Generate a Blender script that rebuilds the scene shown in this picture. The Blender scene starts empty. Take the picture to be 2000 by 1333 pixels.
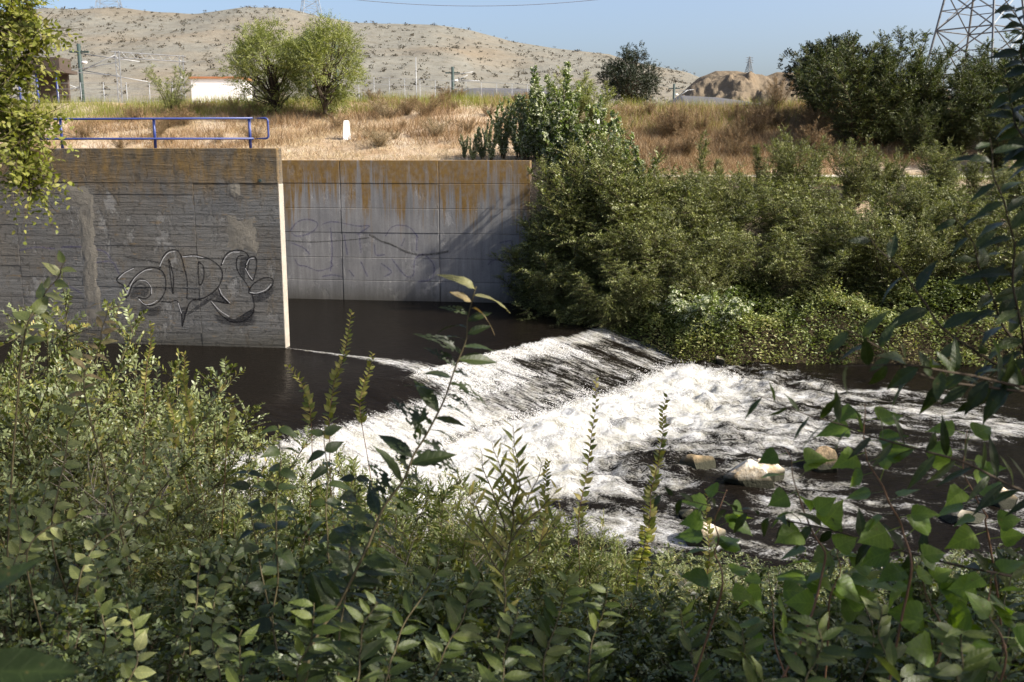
import bpy, math, random
import numpy as np
from mathutils import Vector, Matrix

# ------------------------------------------------------------------ camera, sky, sun, exposure
SC = bpy.context.scene
COL = SC.collection
CAM = np.array([0.0, 0.0, 6.34]); PITCH = math.radians(10.8); FPX = 1945.0
cd = bpy.data.cameras.new('camera'); cam = bpy.data.objects.new('camera', cd); COL.objects.link(cam)
cam.location = CAM; cam.rotation_euler = (math.pi/2 - PITCH, 0, 0)
cd.sensor_width = 36.0; cd.lens = 35.0; cd.clip_start = 0.05; cd.clip_end = 6000
cd.dof.use_dof = True; cd.dof.focus_distance = 22.0; cd.dof.aperture_fstop = 6.3
SC.camera = cam
SUN_EL = math.radians(38.0); SUN_A = math.radians(19.0)       # the sun stands to the right, a little behind the camera plane
SUN = np.array([math.cos(SUN_EL)*math.cos(SUN_A), -math.cos(SUN_EL)*math.sin(SUN_A), math.sin(SUN_EL)])
w = bpy.data.worlds.new('World'); SC.world = w; w.use_nodes = True
nt = w.node_tree; bg = nt.nodes['Background']
sky = nt.nodes.new('ShaderNodeTexSky'); sky.sky_type = 'NISHITA'; sky.sun_disc = False
sky.sun_elevation = SUN_EL; sky.sun_rotation = math.radians(90) + SUN_A
sky.altitude = 600; sky.air_density = 0.8; sky.dust_density = 7.0; sky.ozone_density = 1.6
nt.links.new(sky.outputs[0], bg.inputs[0]); bg.inputs[1].default_value = 0.15
sl = bpy.data.lights.new('sun', 'SUN'); so = bpy.data.objects.new('sun', sl); COL.objects.link(so)
sl.energy = 5.0; sl.angle = math.radians(0.55); sl.color = (1.0, 0.94, 0.84)
so.rotation_euler = Vector(SUN).to_track_quat('Z', 'Y').to_euler(); so.location = (40, -14, 40)
vs = SC.view_settings; vs.view_transform = 'Standard'; vs.look = 'None'; vs.exposure = 0.85; vs.gamma = 1.0; vs.use_curve_mapping = False
SC.render.engine = 'CYCLES'; cy = SC.cycles
cy.use_denoising = True
try: cy.denoiser = 'OPENIMAGEDENOISE'; cy.denoising_prefilter = 'ACCURATE'
except Exception: pass
cy.max_bounces = 6; cy.diffuse_bounces = 3; cy.glossy_bounces = 3; cy.transmission_bounces = 4; cy.transparent_max_bounces = 12
cy.caustics_reflective = False; cy.caustics_refractive = False

# ------------------------------------------------------------------ helpers
def P(px, py, d):
    """point at distance d in front of the standpoint for a survey-grid place (2000 x 1333)"""
    u = (px-1000)/FPX; v = (py-666.5)/FPX
    D = np.array([u, math.cos(PITCH) - v*math.sin(PITCH), -math.sin(PITCH) - v*math.cos(PITCH)])
    return CAM + D*(d/D[1])

def hsh(i, j, s):
    n = (i*374761393 + j*668265263 + s*1274126177) & 0xffffffff
    n = ((n ^ (n >> 13))*1274126177) & 0xffffffff
    return ((n ^ (n >> 16)) & 0xffff)/65535.0
def vnoise(x, y, s=0):
    x = np.asarray(x, float); y = np.asarray(y, float)
    i = np.floor(x).astype(np.int64); j = np.floor(y).astype(np.int64); fx = x-i; fy = y-j
    fx = fx*fx*(3-2*fx); fy = fy*fy*(3-2*fy)
    a = hsh(i, j, s); b = hsh(i+1, j, s); c = hsh(i, j+1, s); d = hsh(i+1, j+1, s)
    return (a*(1-fx)+b*fx)*(1-fy) + (c*(1-fx)+d*fx)*fy
def fbm(x, y, s=0, o=4):
    r = 0; a = .5; t = 0
    for k in range(o):
        r = r + a*vnoise(x*2**k, y*2**k, s+k*17); t += a; a *= .5
    return r/t
def sstep(a, b, x):
    t = np.clip((np.asarray(x, float)-a)/(b-a), 0, 1); return t*t*(3-2*t)
def unit(v): return v/np.maximum(np.linalg.norm(v, axis=-1, keepdims=True), 1e-9)

def tri_mesh(name, V, T, rnd=None, smooth=False, attr=None):
    V = np.ascontiguousarray(V, np.float32).reshape(-1, 3); T = np.ascontiguousarray(T, np.int32).reshape(-1, 3)
    m = bpy.data.meshes.new(name); m.vertices.add(len(V)); m.vertices.foreach_set('co', V.ravel())
    m.loops.add(T.size); m.loops.foreach_set('vertex_index', T.ravel())
    m.polygons.add(len(T)); m.polygons.foreach_set('loop_start', np.arange(0, T.size, 3, dtype=np.int32))
    try: m.polygons.foreach_set('loop_total', np.full(len(T), 3, np.int32))
    except Exception: pass
    if smooth: m.polygons.foreach_set('use_smooth', np.ones(len(T), bool))
    if rnd is not None:
        a = m.attributes.new('rnd', 'FLOAT', 'FACE'); a.data.foreach_set('value', np.ascontiguousarray(rnd, np.float32))
    for k, v in (attr or {}).items():
        a = m.attributes.new(k, 'FLOAT', 'POINT'); a.data.foreach_set('value', np.ascontiguousarray(v, np.float32))
    m.update(calc_edges=True); return m

class MB:
    """collects pieces of ONE part"""
    def __init__(s): s.v = []; s.f = []
    def box(s, x0, x1, y0, y1, z0, z1, bev=0.0):
        n = len(s.v)
        if bev <= 0:
            s.v += [(x0,y0,z0),(x1,y0,z0),(x1,y1,z0),(x0,y1,z0),(x0,y0,z1),(x1,y0,z1),(x1,y1,z1),(x0,y1,z1)]
            s.f += [tuple(n+i for i in q) for q in ((0,3,2,1),(4,5,6,7),(0,1,5,4),(1,2,6,5),(2,3,7,6),(3,0,4,7))]
        else:                                                  # front edges (towards -y) chamfered
            b = bev
            s.v += [(x0,y0+b,z0),(x1,y0+b,z0),(x1,y0+b,z1),(x0,y0+b,z1),(x0+b,y0,z0+b),(x1-b,y0,z0+b),(x1-b,y0,z1-b),(x0+b,y0,z1-b),
                    (x0,y1,z0),(x1,y1,z0),(x1,y1,z1),(x0,y1,z1)]
            s.f += [tuple(n+i for i in q) for q in ((4,5,6,7),(0,1,5,4),(1,2,6,5),(2,3,7,6),(3,0,4,7),(0,8,9,1),(1,9,10,2),(2,10,11,3),(3,11,8,0),(8,11,10,9))]
        return s
    def tube(s, pts, rad, k=6, cap=True):
        pts = [Vector(p) for p in pts]; n0 = len(s.v)
        if not hasattr(rad, '__len__'): rad = [rad]*len(pts)
        ref = Vector((0,0,1)) if abs((pts[-1]-pts[0]).normalized().z) < .9 else Vector((1,0,0))
        for i, p in enumerate(pts):
            d = (pts[min(i+1,len(pts)-1)]-pts[max(i-1,0)]).normalized()
            a = d.cross(ref); a = a.normalized() if a.length > 1e-6 else Vector((1,0,0)); b = d.cross(a)
            for j in range(k):
                t = 2*math.pi*j/k; q = p + (a*math.cos(t)+b*math.sin(t))*rad[i]; s.v.append(tuple(q))
        for i in range(len(pts)-1):
            for j in range(k):
                s.f.append((n0+i*k+j, n0+i*k+(j+1)%k, n0+(i+1)*k+(j+1)%k, n0+(i+1)*k+j))
        if cap:
            s.f.append(tuple(n0+j for j in range(k))[::-1]); s.f.append(tuple(n0+(len(pts)-1)*k+j for j in range(k)))
        return s
    def mesh(s, name, smooth=False):
        m = bpy.data.meshes.new(name); m.from_pydata(s.v, [], s.f); m.update()
        if smooth: m.polygons.foreach_set('use_smooth', np.ones(len(m.polygons), bool))
        return m
    def build(s, name, mat, parent=None, smooth=False, **kw):
        return obj(name, s.mesh(name, smooth), mat, parent, **kw)

def obj(name, mesh, mat, parent=None, loc=None, rot=None, **kw):
    o = bpy.data.objects.new(name, mesh); COL.objects.link(o)
    if mat is not None and mesh is not None and not mesh.materials: mesh.materials.append(mat)
    if parent: o.parent = parent
    if loc is not None: o.location = loc
    if rot is not None: o.rotation_euler = rot
    for k, v in kw.items(): o[k] = v
    return o
def thing(name, label, cat, loc=(0,0,0), rz=0, group=None, scale=1.0):
    o = bpy.data.objects.new(name, None); COL.objects.link(o); o.location = loc; o.rotation_euler = (0,0,rz); o.scale = (scale,)*3
    o.empty_display_size = .2; o['label'] = label; o['category'] = cat
    if group: o['group'] = group
    return o
def dup(root, loc, rz, scale=1.0, label=None, group=None):
    r = root.copy(); COL.objects.link(r); r.location = loc; r.rotation_euler = (0,0,rz)
    r.scale = scale if hasattr(scale, '__len__') else (scale,)*3
    if label: r['label'] = label
    if group: r['group'] = group
    for ch in list(root.children):
        c = ch.copy(); COL.objects.link(c); c.parent = r
        for g in list(ch.children):
            d = g.copy(); COL.objects.link(d); d.parent = c
    return r

# ------------------------------------------------------------------ materials
class NT:
    def __init__(s, name):
        s.m = bpy.data.materials.new(name); s.m.use_nodes = True; s.t = s.m.node_tree; s.t.nodes.clear()
        s.out = s.t.nodes.new('ShaderNodeOutputMaterial')
    def n(s, typ, ins=None, **kw):
        q = s.t.nodes.new('ShaderNode'+typ)
        for k, v in kw.items(): setattr(q, k, v)
        for k, v in (ins or {}).items(): s.set(q, k, v)
        return q
    def set(s, q, k, v):
        i = q.inputs[k]
        if isinstance(v, bpy.types.NodeSocket): s.t.links.new(v, i)
        elif hasattr(v, 'outputs'): s.t.links.new(v.outputs[0], i)
        else:
            if hasattr(i.default_value, '__len__') and hasattr(v, '__len__') and len(v) == 3 and len(i.default_value) == 4: v = (*v, 1)
            i.default_value = v
    def pos(s, scale=(1,1,1), rot=(0,0,0)):
        g = s.n('NewGeometry'); return s.n('Mapping', {'Vector': g.outputs['Position'], 'Scale': scale, 'Rotation': rot}).outputs[0]
    def noise(s, vec, scale, detail=4, rough=.55, dist=0):
        return s.n('TexNoise', {'Vector': vec, 'Scale': scale, 'Detail': detail, 'Roughness': rough, 'Distortion': dist}).outputs['Fac']
    def ramp(s, fac, stops, interp='LINEAR'):
        r = s.n('ValToRGB', {'Fac': fac}); r.color_ramp.interpolation = interp; e = r.color_ramp.elements
        while len(e) < len(stops): e.new(.5)
        for k, (p, c) in enumerate(stops):
            e[k].position = p; e[k].color = (*c, 1) if hasattr(c, '__len__') else (c, c, c, 1)
        return r.outputs['Color']
    def mix(s, f, a, b, mode='MIX'):
        q = s.n('MixRGB', {'Fac': f, 'Color1': a, 'Color2': b}); q.blend_type = mode; return q.outputs[0]
    def math(s, op, a, b=None, clamp=False):
        q = s.n('Math', {0: a}); q.operation = op; q.use_clamp = clamp
        if b is not None: s.set(q, 1, b)
        return q.outputs[0]
    def mrange(s, v, a, b, c=0, d=1):
        return s.n('MapRange', {'Value': v, 'From Min': a, 'From Max': b, 'To Min': c, 'To Max': d}, clamp=True).outputs[0]
    def bsdf(s, col, rough=.8, spec=.3, bump=None, bs=.4, bd=.02, **kw):
        b = s.n('BsdfPrincipled', {'Base Color': col, 'Roughness': rough, 'Specular IOR Level': spec, **kw})
        if bump is not None: s.set(b, 'Normal', s.n('Bump', {'Height': bump, 'Strength': bs, 'Distance': bd}).outputs[0])
        return b
    def done(s, sh): s.t.links.new(sh.outputs[0] if hasattr(sh, 'outputs') else sh, s.out.inputs[0]); return s.m

def plain(name, col, rough=.6, spec=.4, metal=0.0, var=.15, scale=8):
    t = NT(name); f = t.noise(t.pos(), scale)
    c = t.mix(f, tuple(x*(1-var) for x in col), tuple(min(1, x*(1+var)) for x in col))
    return t.done(t.bsdf(c, rough, spec, Metallic=metal))

def leafmat(name, cols, transl=.3, per_object=False, back=None, rough=.5, spec=.35, tcol=None, veins=False):
    t = NT(name)
    r = t.n('ObjectInfo').outputs['Random'] if per_object else t.n('Attribute', attribute_name='rnd').outputs['Fac']
    c = t.ramp(r, [(k/(len(cols)-1), q) for k, q in enumerate(cols)])
    f = t.noise(t.pos(), 1.3 if not per_object else 40, 3)
    c = t.mix(t.mrange(f, .3, .7), t.mix(1.0, c, (.72,.74,.7), 'MULTIPLY'), c)
    bmp = None
    if per_object:
        sx = t.n('SeparateXYZ', {0: t.n('TexCoord').outputs['Object']}); ay = t.math('ABSOLUTE', sx.outputs['Y'])
        ph = t.math('FRACT', t.math('SUBTRACT', t.math('MULTIPLY', sx.outputs['X'], 7.0), t.math('MULTIPLY', ay, 5.0)))
        vein = t.math('MAXIMUM', t.mrange(t.math('ABSOLUTE', t.math('SUBTRACT', ph, .5)), .09, .02), t.mrange(ay, .022, .008))
        c = t.mix(t.math('MULTIPLY', vein, .45), c, t.mix(1.0, c, (1.9,1.75,1.8), 'MULTIPLY'))
        spot = t.mrange(t.noise(t.pos(), 75, 4, .6), .64, .72); c = t.mix(t.math('MULTIPLY', spot, .6), c, (.13,.085,.03))
        bmp = t.math('ADD', t.math('MULTIPLY', vein, -.5), t.noise(t.pos(), 120, 3))
    front = c
    if back is not None:
        c = t.mix(t.n('NewGeometry').outputs['Backfacing'], c, back)
    b = t.bsdf(c, rough, spec, bmp, .35, .004) if per_object else t.bsdf(c, rough, spec)
    tl = t.n('BsdfTranslucent', {'Color': t.mix(1.0, front, tcol or (1.5,1.6,.55), 'MULTIPLY')})
    return t.done(t.n('MixShader', {0: transl, 1: b.outputs[0], 2: tl.outputs[0]}))

M = {}
M['elm'] = leafmat('far_bush_leaf', [(0.0265, 0.0357, 0.009), (0.0992, 0.1134, 0.0279), (0.1929, 0.21, 0.0648), (0.3969, 0.378, 0.1696)], .2, rough=.4, spec=.4)
M['poplar_far'] = leafmat('poplar_far_leaf', [(0.055, 0.088, 0.0149), (0.154, 0.209, 0.0495), (0.297, 0.341, 0.1188)], .25, back=(.4,.42,.27), rough=.38, spec=.45)
M['willow'] = leafmat('willow_leaf', [(.08,.1,.018),(.16,.185,.045),(.25,.27,.085),(.34,.33,.13)], .3)
M['darktree'] = leafmat('dark_tree_leaf', [(.008,.014,.007),(.02,.03,.012),(.04,.05,.022)], .12)
M['olive'] = leafmat('olive_leaf', [(.02,.03,.007),(.06,.078,.02),(.14,.155,.055)], .2)
M['privet'] = leafmat('near_shrub_leaf', [(0.0233, 0.0324, 0.0055), (0.07, 0.0864, 0.0138), (0.14, 0.162, 0.0321), (0.2566, 0.2484, 0.0688), (0.4432, 0.3456, 0.1377)], .2, back=(.15,.175,.075), rough=.4, spec=.4)
M['broad'] = leafmat('broad_shrub_leaf', [(0.0172, 0.026, 0.0042), (0.0501, 0.0676, 0.0104), (0.1073, 0.13, 0.0229), (0.2431, 0.234, 0.052)], .22, back=(.1,.125,.05), rough=.4, spec=.4)
M['cover'] = leafmat('ground_cover_leaf', [(.04,.06,.012),(.13,.16,.04),(.25,.27,.09),(.3,.25,.11)], .22)
M['grassgreen'] = leafmat('green_grass_blade', [(.06,.085,.015),(.12,.15,.03),(.19,.21,.06),(.3,.25,.1)], .3)
M['yellow'] = leafmat('yellow_green_leaf', [(.11,.13,.02),(.19,.205,.035),(.27,.275,.06),(.25,.22,.07)], .35)
M['leaf_mid'] = leafmat('mid_green_leaf', [(0.0338, 0.05, 0.0084), (0.0675, 0.0938, 0.0169), (0.1148, 0.1375, 0.0281)], .3, True, back=(.1,.12,.06), rough=.45, spec=.4)
M['straw'] = leafmat('dry_grass_blade', [(.22,.15,.08),(.38,.27,.15),(.48,.38,.23),(.56,.48,.33)], .2, tcol=(1.1,1.0,.8))
M['rust_weed'] = leafmat('dry_weed_blade', [(.13,.075,.035),(.24,.145,.07),(.33,.215,.11),(.42,.31,.17)], .2, tcol=(1.1,1.0,.8))
M['under'] = leafmat('undergrowth_leaf', [(0.0143, 0.0208, 0.0042), (0.0429, 0.0585, 0.0094), (0.1144, 0.13, 0.026)], .2)  # undergrowth green, lowered in tone to paint shaded gaps below the shrubs
M['scrub'] = leafmat('scrub_leaf', [(.045,.04,.025),(.075,.062,.04),(.1,.075,.045)], .03)
M['leaf_shaded'] = leafmat('big_leaf_shaded', [(0.0153, 0.0248, 0.0054), (0.0296, 0.0454, 0.0093), (0.0508, 0.0701, 0.0154)], .3, True, back=(.075,.09,.045), rough=.45, spec=.4)  # shade on the silhouetted stems and boughs is put into this dark colour
M['leaf_grey'] = leafmat('big_leaf_grey_green', [(0.0952, 0.116, 0.0316), (0.1429, 0.1658, 0.0496), (0.2143, 0.221, 0.0811)], .28, True, back=(.18,.2,.12), rough=.42, spec=.45)
M['leaf_poplar'] = leafmat('poplar_leaf', [(0.0603, 0.1037, 0.0098), (0.1034, 0.1674, 0.0171), (0.155, 0.2233, 0.0305)], .45, True, back=(.24,.285,.17), rough=.42, spec=.4, tcol=(1.7,1.75,.4))
M['leaf_dry'] = leafmat('dry_leaf', [(.17,.13,.06),(.27,.21,.1),(.2,.2,.08)], .3, True, tcol=(1.3,1.1,.6))
M['leaf_willow'] = leafmat('big_willow_leaf', [(0.0842, 0.104, 0.0155), (0.1685, 0.169, 0.0331), (0.2808, 0.234, 0.0663)], .35, True)
M['leaf_yellow'] = leafmat('bright_yellow_leaf', [(.14,.18,.02),(.24,.26,.03),(.34,.29,.05)], .4, True)
M['leaf_close_shaded'] = leafmat('close_leaf_shaded', [(.012,.02,.005),(.018,.03,.007)], .12, True, rough=.6, spec=.2)  # green darkened to near black to stand in for shade on the close leaves
M['bark'] = plain('bark', (.06,.047,.034), .9, .1, var=.4, scale=30)
M['stem'] = plain('green_stem', (.085,.07,.035), .7, .2, var=.3, scale=20)
M['stem_red'] = plain('reddish_stem', (.14,.075,.04), .6, .3, var=.25, scale=20)
M['twig'] = plain('twig', (.07,.055,.035), .9, .1, var=.3, scale=20)
M['dead'] = plain('dead_wood', (.2,.175,.14), .9, .1, var=.3, scale=20)
M['blue'] = plain('blue_paint', (.024,.042,.17), .4, .5, var=.15, scale=6)
M['white_paint'] = plain('white_paint', (.78,.77,.74), .6, .3, var=.04, scale=5)
M['galv'] = plain('galvanised_steel', (.27,.28,.29), .5, .5, .4, scale=3)
M['lattice'] = plain('dark_lattice_steel', (.13,.14,.15), .5, .4, .5, scale=3)
M['mast'] = plain('dark_green_mast', (.035,.055,.05), .6, .3, scale=3)
M['shed'] = plain('dark_shed', (.07,.055,.045), .9, .1, scale=3)
M['roof'] = plain('tile_edge', (.35,.16,.08), .8, .2, scale=3)
M['cable'] = plain('cable', (.12,.12,.14), .5, .4, scale=1)

def concrete(name, base, lichen_z, horiz):
    t = NT(name); v = t.pos()
    big = t.noise(t.pos((.5,.5,.5)), 1.2, 5, .6)
    st = t.noise(t.pos((.55,.55,6.0) if horiz else (3.2,3.2,.25)), 1.7, 7, .68, .5 if horiz else 0)
    fine = t.noise(v, 22, 5, .65)
    pores = t.noise(v, 60, 3, .7)
    c = t.mix(t.mrange(st, .32, .68), tuple(x*(.72 if horiz else .75) for x in base), tuple(x*1.15 for x in base))
    c = t.mix(t.math('MULTIPLY', t.mrange(t.noise(t.pos((.25,.25,.5)), 1.0, 3, .5), .4, .65), .5), c, (.15,.125,.09)) if horiz else c
    c = t.mix(t.mrange(big, .35, .7), t.mix(1.0, c, (.72,.73,.76), 'MULTIPLY'), c)
    patch = t.mrange(t.noise(t.pos((1.3,1.3,.8)), 1.0, 9, .72), .56, .62)
    c = t.mix(t.math('MULTIPLY', patch, .5 if horiz else .25), c, tuple(x*1.75 for x in base))
    c = t.mix(t.math('MULTIPLY', t.mrange(fine, .52, .7), .6 if horiz else .35), c, (.035,.035,.033))
    sep = t.n('SeparateXYZ', {0: t.n('NewGeometry').outputs['Position']}); z = sep.outputs['Z']
    if horiz:                                                   # lichen band along the coping, algae skirt at the water
        lich = t.math('ADD', t.mrange(z, 4.5, 5.8), t.mrange(t.noise(t.pos((1.6,1.6,.5)), 2.0, 8, .75), .3, .7, -.65, .45), True)
        lc = t.mix(t.mrange(t.noise(t.pos((1.6,1.6,.7)), 1.6, 8, .7), .4, .66), (.085,.066,.042), (.21,.125,.032))
        c = t.mix(t.math('MULTIPLY', lich, .88), c, lc)
        p2 = t.math('MULTIPLY', t.mrange(t.noise(t.pos((.9,.9,2.5)), 2.1, 4, .6), .62, .72), .5)
        c = t.mix(p2, c, (.26,.17,.07))
    else:
        drip = t.noise(t.pos((2.2,2.2,.1)), 1.5, 6, .68)
        reach = t.mrange(z, 1.2, 5.9, -.75, .40)
        lich = t.mrange(t.math('ADD', reach, t.mrange(drip, .3, .7, -.35, .8)), .08, .42)
        lich = t.math('MULTIPLY', lich, t.mrange(t.noise(t.pos((1,1,.6)), 5, 5, .7), .25, .55, .35, 1))
        lc = t.mix(t.noise(v, 6, 4), (.11,.06,.014), (.25,.145,.032))
        c = t.mix(t.math('MULTIPLY', lich, .92), c, lc)
        c = t.mix(t.math('MULTIPLY', t.mrange(t.noise(t.pos((2.2,2.2,.15), (0,0,0)), 1.9, 3, .5), .55, .72), .4), c, tuple(x*.45 for x in base))
    c = t.mix(t.math('MULTIPLY', t.mrange(z, .75, .05), .7), c, (.055,.05,.035))
    h = t.math('ADD', t.math('MULTIPLY', st, 1.0 if horiz else .25), t.math('ADD', t.math('MULTIPLY', fine, .45 if horiz else .2), t.math('MULTIPLY', pores, .15)))
    h = t.math('ADD', h, t.math('MULTIPLY', patch, -.5)); h = t.math('ADD', h, t.math('MULTIPLY', t.mrange(t.noise(v, 7, 6, .75), .58, .66), -.5)) if horiz else h
    return t.done(t.bsdf(c, .9, .2, h, 1.0 if horiz else .55, .065 if horiz else .03))
M['conc1'] = concrete('board_marked_concrete', (.168,.165,.155), 5.2, True)
M['conc2'] = concrete('panel_formed_concrete', (.25,.242,.23), 5.9, False)
t = NT('repair_mortar'); M['patch'] = t.done(t.bsdf(t.mix(t.noise(t.pos(), 4, 7, .7), (.11,.1,.08), (.24,.22,.185)), .95, .15, t.noise(t.pos(), 24, 6, .75), 1.0, .05))
t = NT('pale_concrete'); M['render'] = t.done(t.bsdf(t.mix(t.noise(t.pos(), 3, 6, .7), (.2,.175,.14), (.42,.385,.33)), .9, .2, t.noise(t.pos(), 14, 5, .7), .6, .03))  # paler, warmer concrete tone for the divider wall's end face

def paint(name, col, lo=.3, hi=.6, amt=.9):
    t = NT(name); e = t.n('Attribute', attribute_name='edge').outputs['Fac']
    k = t.math('MULTIPLY', t.mrange(t.noise(t.pos((1,1,2.5)), 14, 4, .7), lo, hi), t.mrange(e, 0, .7))
    b = t.bsdf(col, .85, .15); tr = t.n('BsdfTransparent')
    return t.done(t.n('MixShader', {0: t.math('MULTIPLY', k, amt), 1: tr.outputs[0], 2: b.outputs[0]}))
M['spray_black'] = paint('spray_black', (.018,.017,.018), .28, .55, .88)
M['spray_fill'] = paint('spray_shade', (.03,.03,.033), .25, .6, .62)
M['spray_white'] = paint('spray_white', (.62,.6,.57), .25, .5, .8)
M['spray_purple'] = paint('spray_purple', (.09,.075,.2), .34, .66, .62)
M['crack'] = paint('crack_shadow', (.04,.037,.033), .35, .6, .75)

def ground_mat():
    t = NT('bank_soil'); v = t.pos(); sep = t.n('SeparateXYZ', {0: t.n('NewGeometry').outputs['Position']})
    a = t.noise(v, .5, 6, .65); b = t.noise(v, 4, 6, .7)
    dry = t.mix(t.mrange(a, .35, .65), (.34,.235,.14), (.52,.43,.32)); dry = t.mix(t.math('MULTIPLY', t.mrange(b, .5, .7), .6), dry, (.2,.125,.06))
    soil_shaded = t.mix(b, (.025,.02,.012), (.07,.055,.03))  # near bank soil, darkened further to paint the shaded gaps between plants
    far = t.mrange(sep.outputs['Z'], 1.2, 3.2)
    far = t.math('MULTIPLY', far, t.mrange(sep.outputs['Y'], 24, 26))
    c = t.mix(far, soil_shaded, dry)
    return t.done(t.bsdf(c, .95, .1, t.math('ADD', b, t.noise(v, 18, 4)), .8, .12))
M['ground'] = ground_mat()
def hill_mat(name, pale, ochre):
    t = NT(name); v = t.pos()
    a = t.noise(t.pos((.02,.02,.05)), 1.0, 6, .6); b = t.noise(v, .25, 6, .7); s = t.noise(t.pos((.02,.008,.3)), 1.0, 4, .6)
    c = t.mix(t.mrange(a, .45, .7), pale, ochre); c = t.mix(t.math('MULTIPLY', t.mrange(s, .5, .7), .4), c, tuple(x*.72 for x in pale))
    c = t.mix(t.math('MULTIPLY', t.mrange(b, .48, .7), .55), c, (.1,.085,.06))
    return t.done(t.bsdf(c, .95, .05, b, .7, 1.2))
M['hill'] = hill_mat('dry_hill', (.172,.166,.14), (.19,.158,.115))
M['mound'] = hill_mat('eroded_mound', (.15,.12,.085), (.18,.13,.08))
t = NT('grey_gravel'); M['gravel'] = t.done(t.bsdf(t.mix(t.noise(t.pos(), 1.5, 6, .7), (.06,.06,.066), (.12,.118,.122)), .95, .1))
t = NT('gravel_track'); M['road'] = t.done(t.bsdf(t.mix(t.noise(t.pos(), 3, 6, .7), (.42,.36,.29), (.6,.55,.47)), .95, .1, t.noise(t.pos(), 30, 4), .5, .02))
def rock_mat(name, pale, dirt):
    t = NT(name); a = t.noise(t.pos(), 3, 6, .65); b = t.noise(t.pos(), 18, 5, .7); sep = t.n('SeparateXYZ', {0: t.n('NewGeometry').outputs['Position']})
    c = t.mix(t.mrange(a, .4, .62), dirt, pale); c = t.mix(t.math('MULTIPLY', t.mrange(b, .5, .7), .5), c, tuple(x*.5 for x in dirt))
    c = t.mix(t.mrange(sep.outputs['Z'], -.62, -.8), c, (.03,.03,.018))
    return t.done(t.bsdf(c, .85, .25, t.math('ADD', a, t.math('MULTIPLY', b, .5)), .7, .08))
M['rock'] = rock_mat('pale_rock', (.66,.6,.49), (.38,.29,.18)); M['rock_brown'] = rock_mat('brown_rock', (.4,.29,.17), (.13,.1,.055))

def water_mat():
    t = NT('river_water_surface')
    f = t.n('Attribute', attribute_name='foam').outputs['Fac']
    tx = t.n('Attribute', attribute_name='su').outputs['Fac']; ty = t.n('Attribute', attribute_name='tu').outputs['Fac']
    calm = t.n('Attribute', attribute_name='calm').outputs['Fac']
    uv = t.n('CombineXYZ', {0: tx, 1: ty}).outputs[0]
    ch = t.noise(t.n('Mapping', {'Vector': uv, 'Scale': (2.6,.8,1)}).outputs[0], 2.4, 8, .7, .5)
    dn = t.noise(t.n('Mapping', {'Vector': uv, 'Scale': (1.15,.8,1)}).outputs[0], 1.5, 9, .66, 1.3)
    n1 = t.mix(t.mrange(ty, 3.6, 5.0), ch, dn)
    n2 = t.noise(t.n('Mapping', {'Vector': uv, 'Scale': (1.2,1.0,1)}).outputs[0], 16, 5, .7, .3)
    nn = t.math('ADD', t.math('MULTIPLY', n1, .62), t.math('MULTIPLY', n2, .38))
    nn = t.mrange(nn, .28, .72)
    k = t.math('ADD', f, t.math('MULTIPLY', nn, 1.0))
    fac = t.mrange(k, .84, 1.28)
    rip = t.noise(t.pos((1.0,2.2,1)), 3.2, 4, .55); rip2 = t.noise(t.pos((1.0,2.0,1)), 14, 3, .55)
    hw = t.math('ADD', rip, t.math('MULTIPLY', rip2, .3))
    deep = t.mix(t.noise(t.pos(), .35, 4), (.004,.0035,.003), (.009,.007,.005))
    wat = t.bsdf(deep, .09, .04, hw, .6, .08, IOR=1.33)
    tint = t.mix(t.mrange(t.noise(uv, 1.8, 7, .7, .8), .38, .62), (.80,.80,.79), (.52,.5,.42))
    fo = t.bsdf(tint, .75, .25, t.math('ADD', nn, n2), .9, .14)
    return t.done(t.n('MixShader', {0: fac, 1: wat.outputs[0], 2: fo.outputs[0]}))
M['water'] = water_mat()
t = NT('white_spray'); M['spray'] = t.done(t.bsdf((.85,.85,.84), .5, .4))

# ------------------------------------------------------------------ terrain
WROT = -0.137
W1 = np.array([-7.43, 32.0]); W2 = np.array([.74, 41.75])
def wl2(x): return W2[1] - 0.138*(x-W2[0])
def shore(x):
    return np.interp(x, [.74, 1.2, 3.0, 5.8, 8, 14, 22, 40], [41.7, 40.0, 36.6, 34.4, 34.2, 33.9, 33.2, 31.5])
def near_edge(x): return 15.6 + .8*np.sin(x*.35) + .05*np.clip(-x, 0, 30)
def G(x, y):
    x = np.asarray(x, float); y = np.asarray(y, float)
    nz = 4.75 - .385*np.maximum(0, y-.8) + .18*(fbm(x*.6, y*.6, 3)-.5)
    near = np.where(y < 24, np.maximum(nz - .0*x, -2.2), -2.2)
    d = y - shore(x) + .8*(fbm(x*.5, y*.5, 9)-.5)
    rise = np.interp(d, [-.8, -.2, .25, 1.2, 3.2, 6.0, 10.5, 12.2, 15.9, 17.2, 28, 60, 260], [-2.2, -1.4, -.5, .1, .75, 2.4, 4.85, 5.1, 5.1, 5.3, 9.0, 9.0, 9.5])
    dl = y - wl2(x)
    left = np.interp(dl, [.34, .9, 1.2, 4, 18, 30, 60, 260], [-2.2, 5.75, 5.85, 6.25, 9.25, 9.1, 9.0, 9.5])
    k = sstep(.9, 3.6, x)
    far = left*(1-k) + rise*k
    far = np.where(x < .95, left, far)
    far = far + np.where(y > 44, .35*(fbm(x*.35, y*.35, 5)-.5)*sstep(44, 50, y), 0)
    return np.where(y < 24, near, far)
def axis(a, b, st, lo, hi, n):
    k = np.arange(a, b+1e-6, st)
    l = a - np.geomspace(st*2, a-lo, n)[::-1] if lo < a else np.array([]); h = b + np.geomspace(st*2, hi-b, n)
    return np.concatenate([l, k, h])
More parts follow.
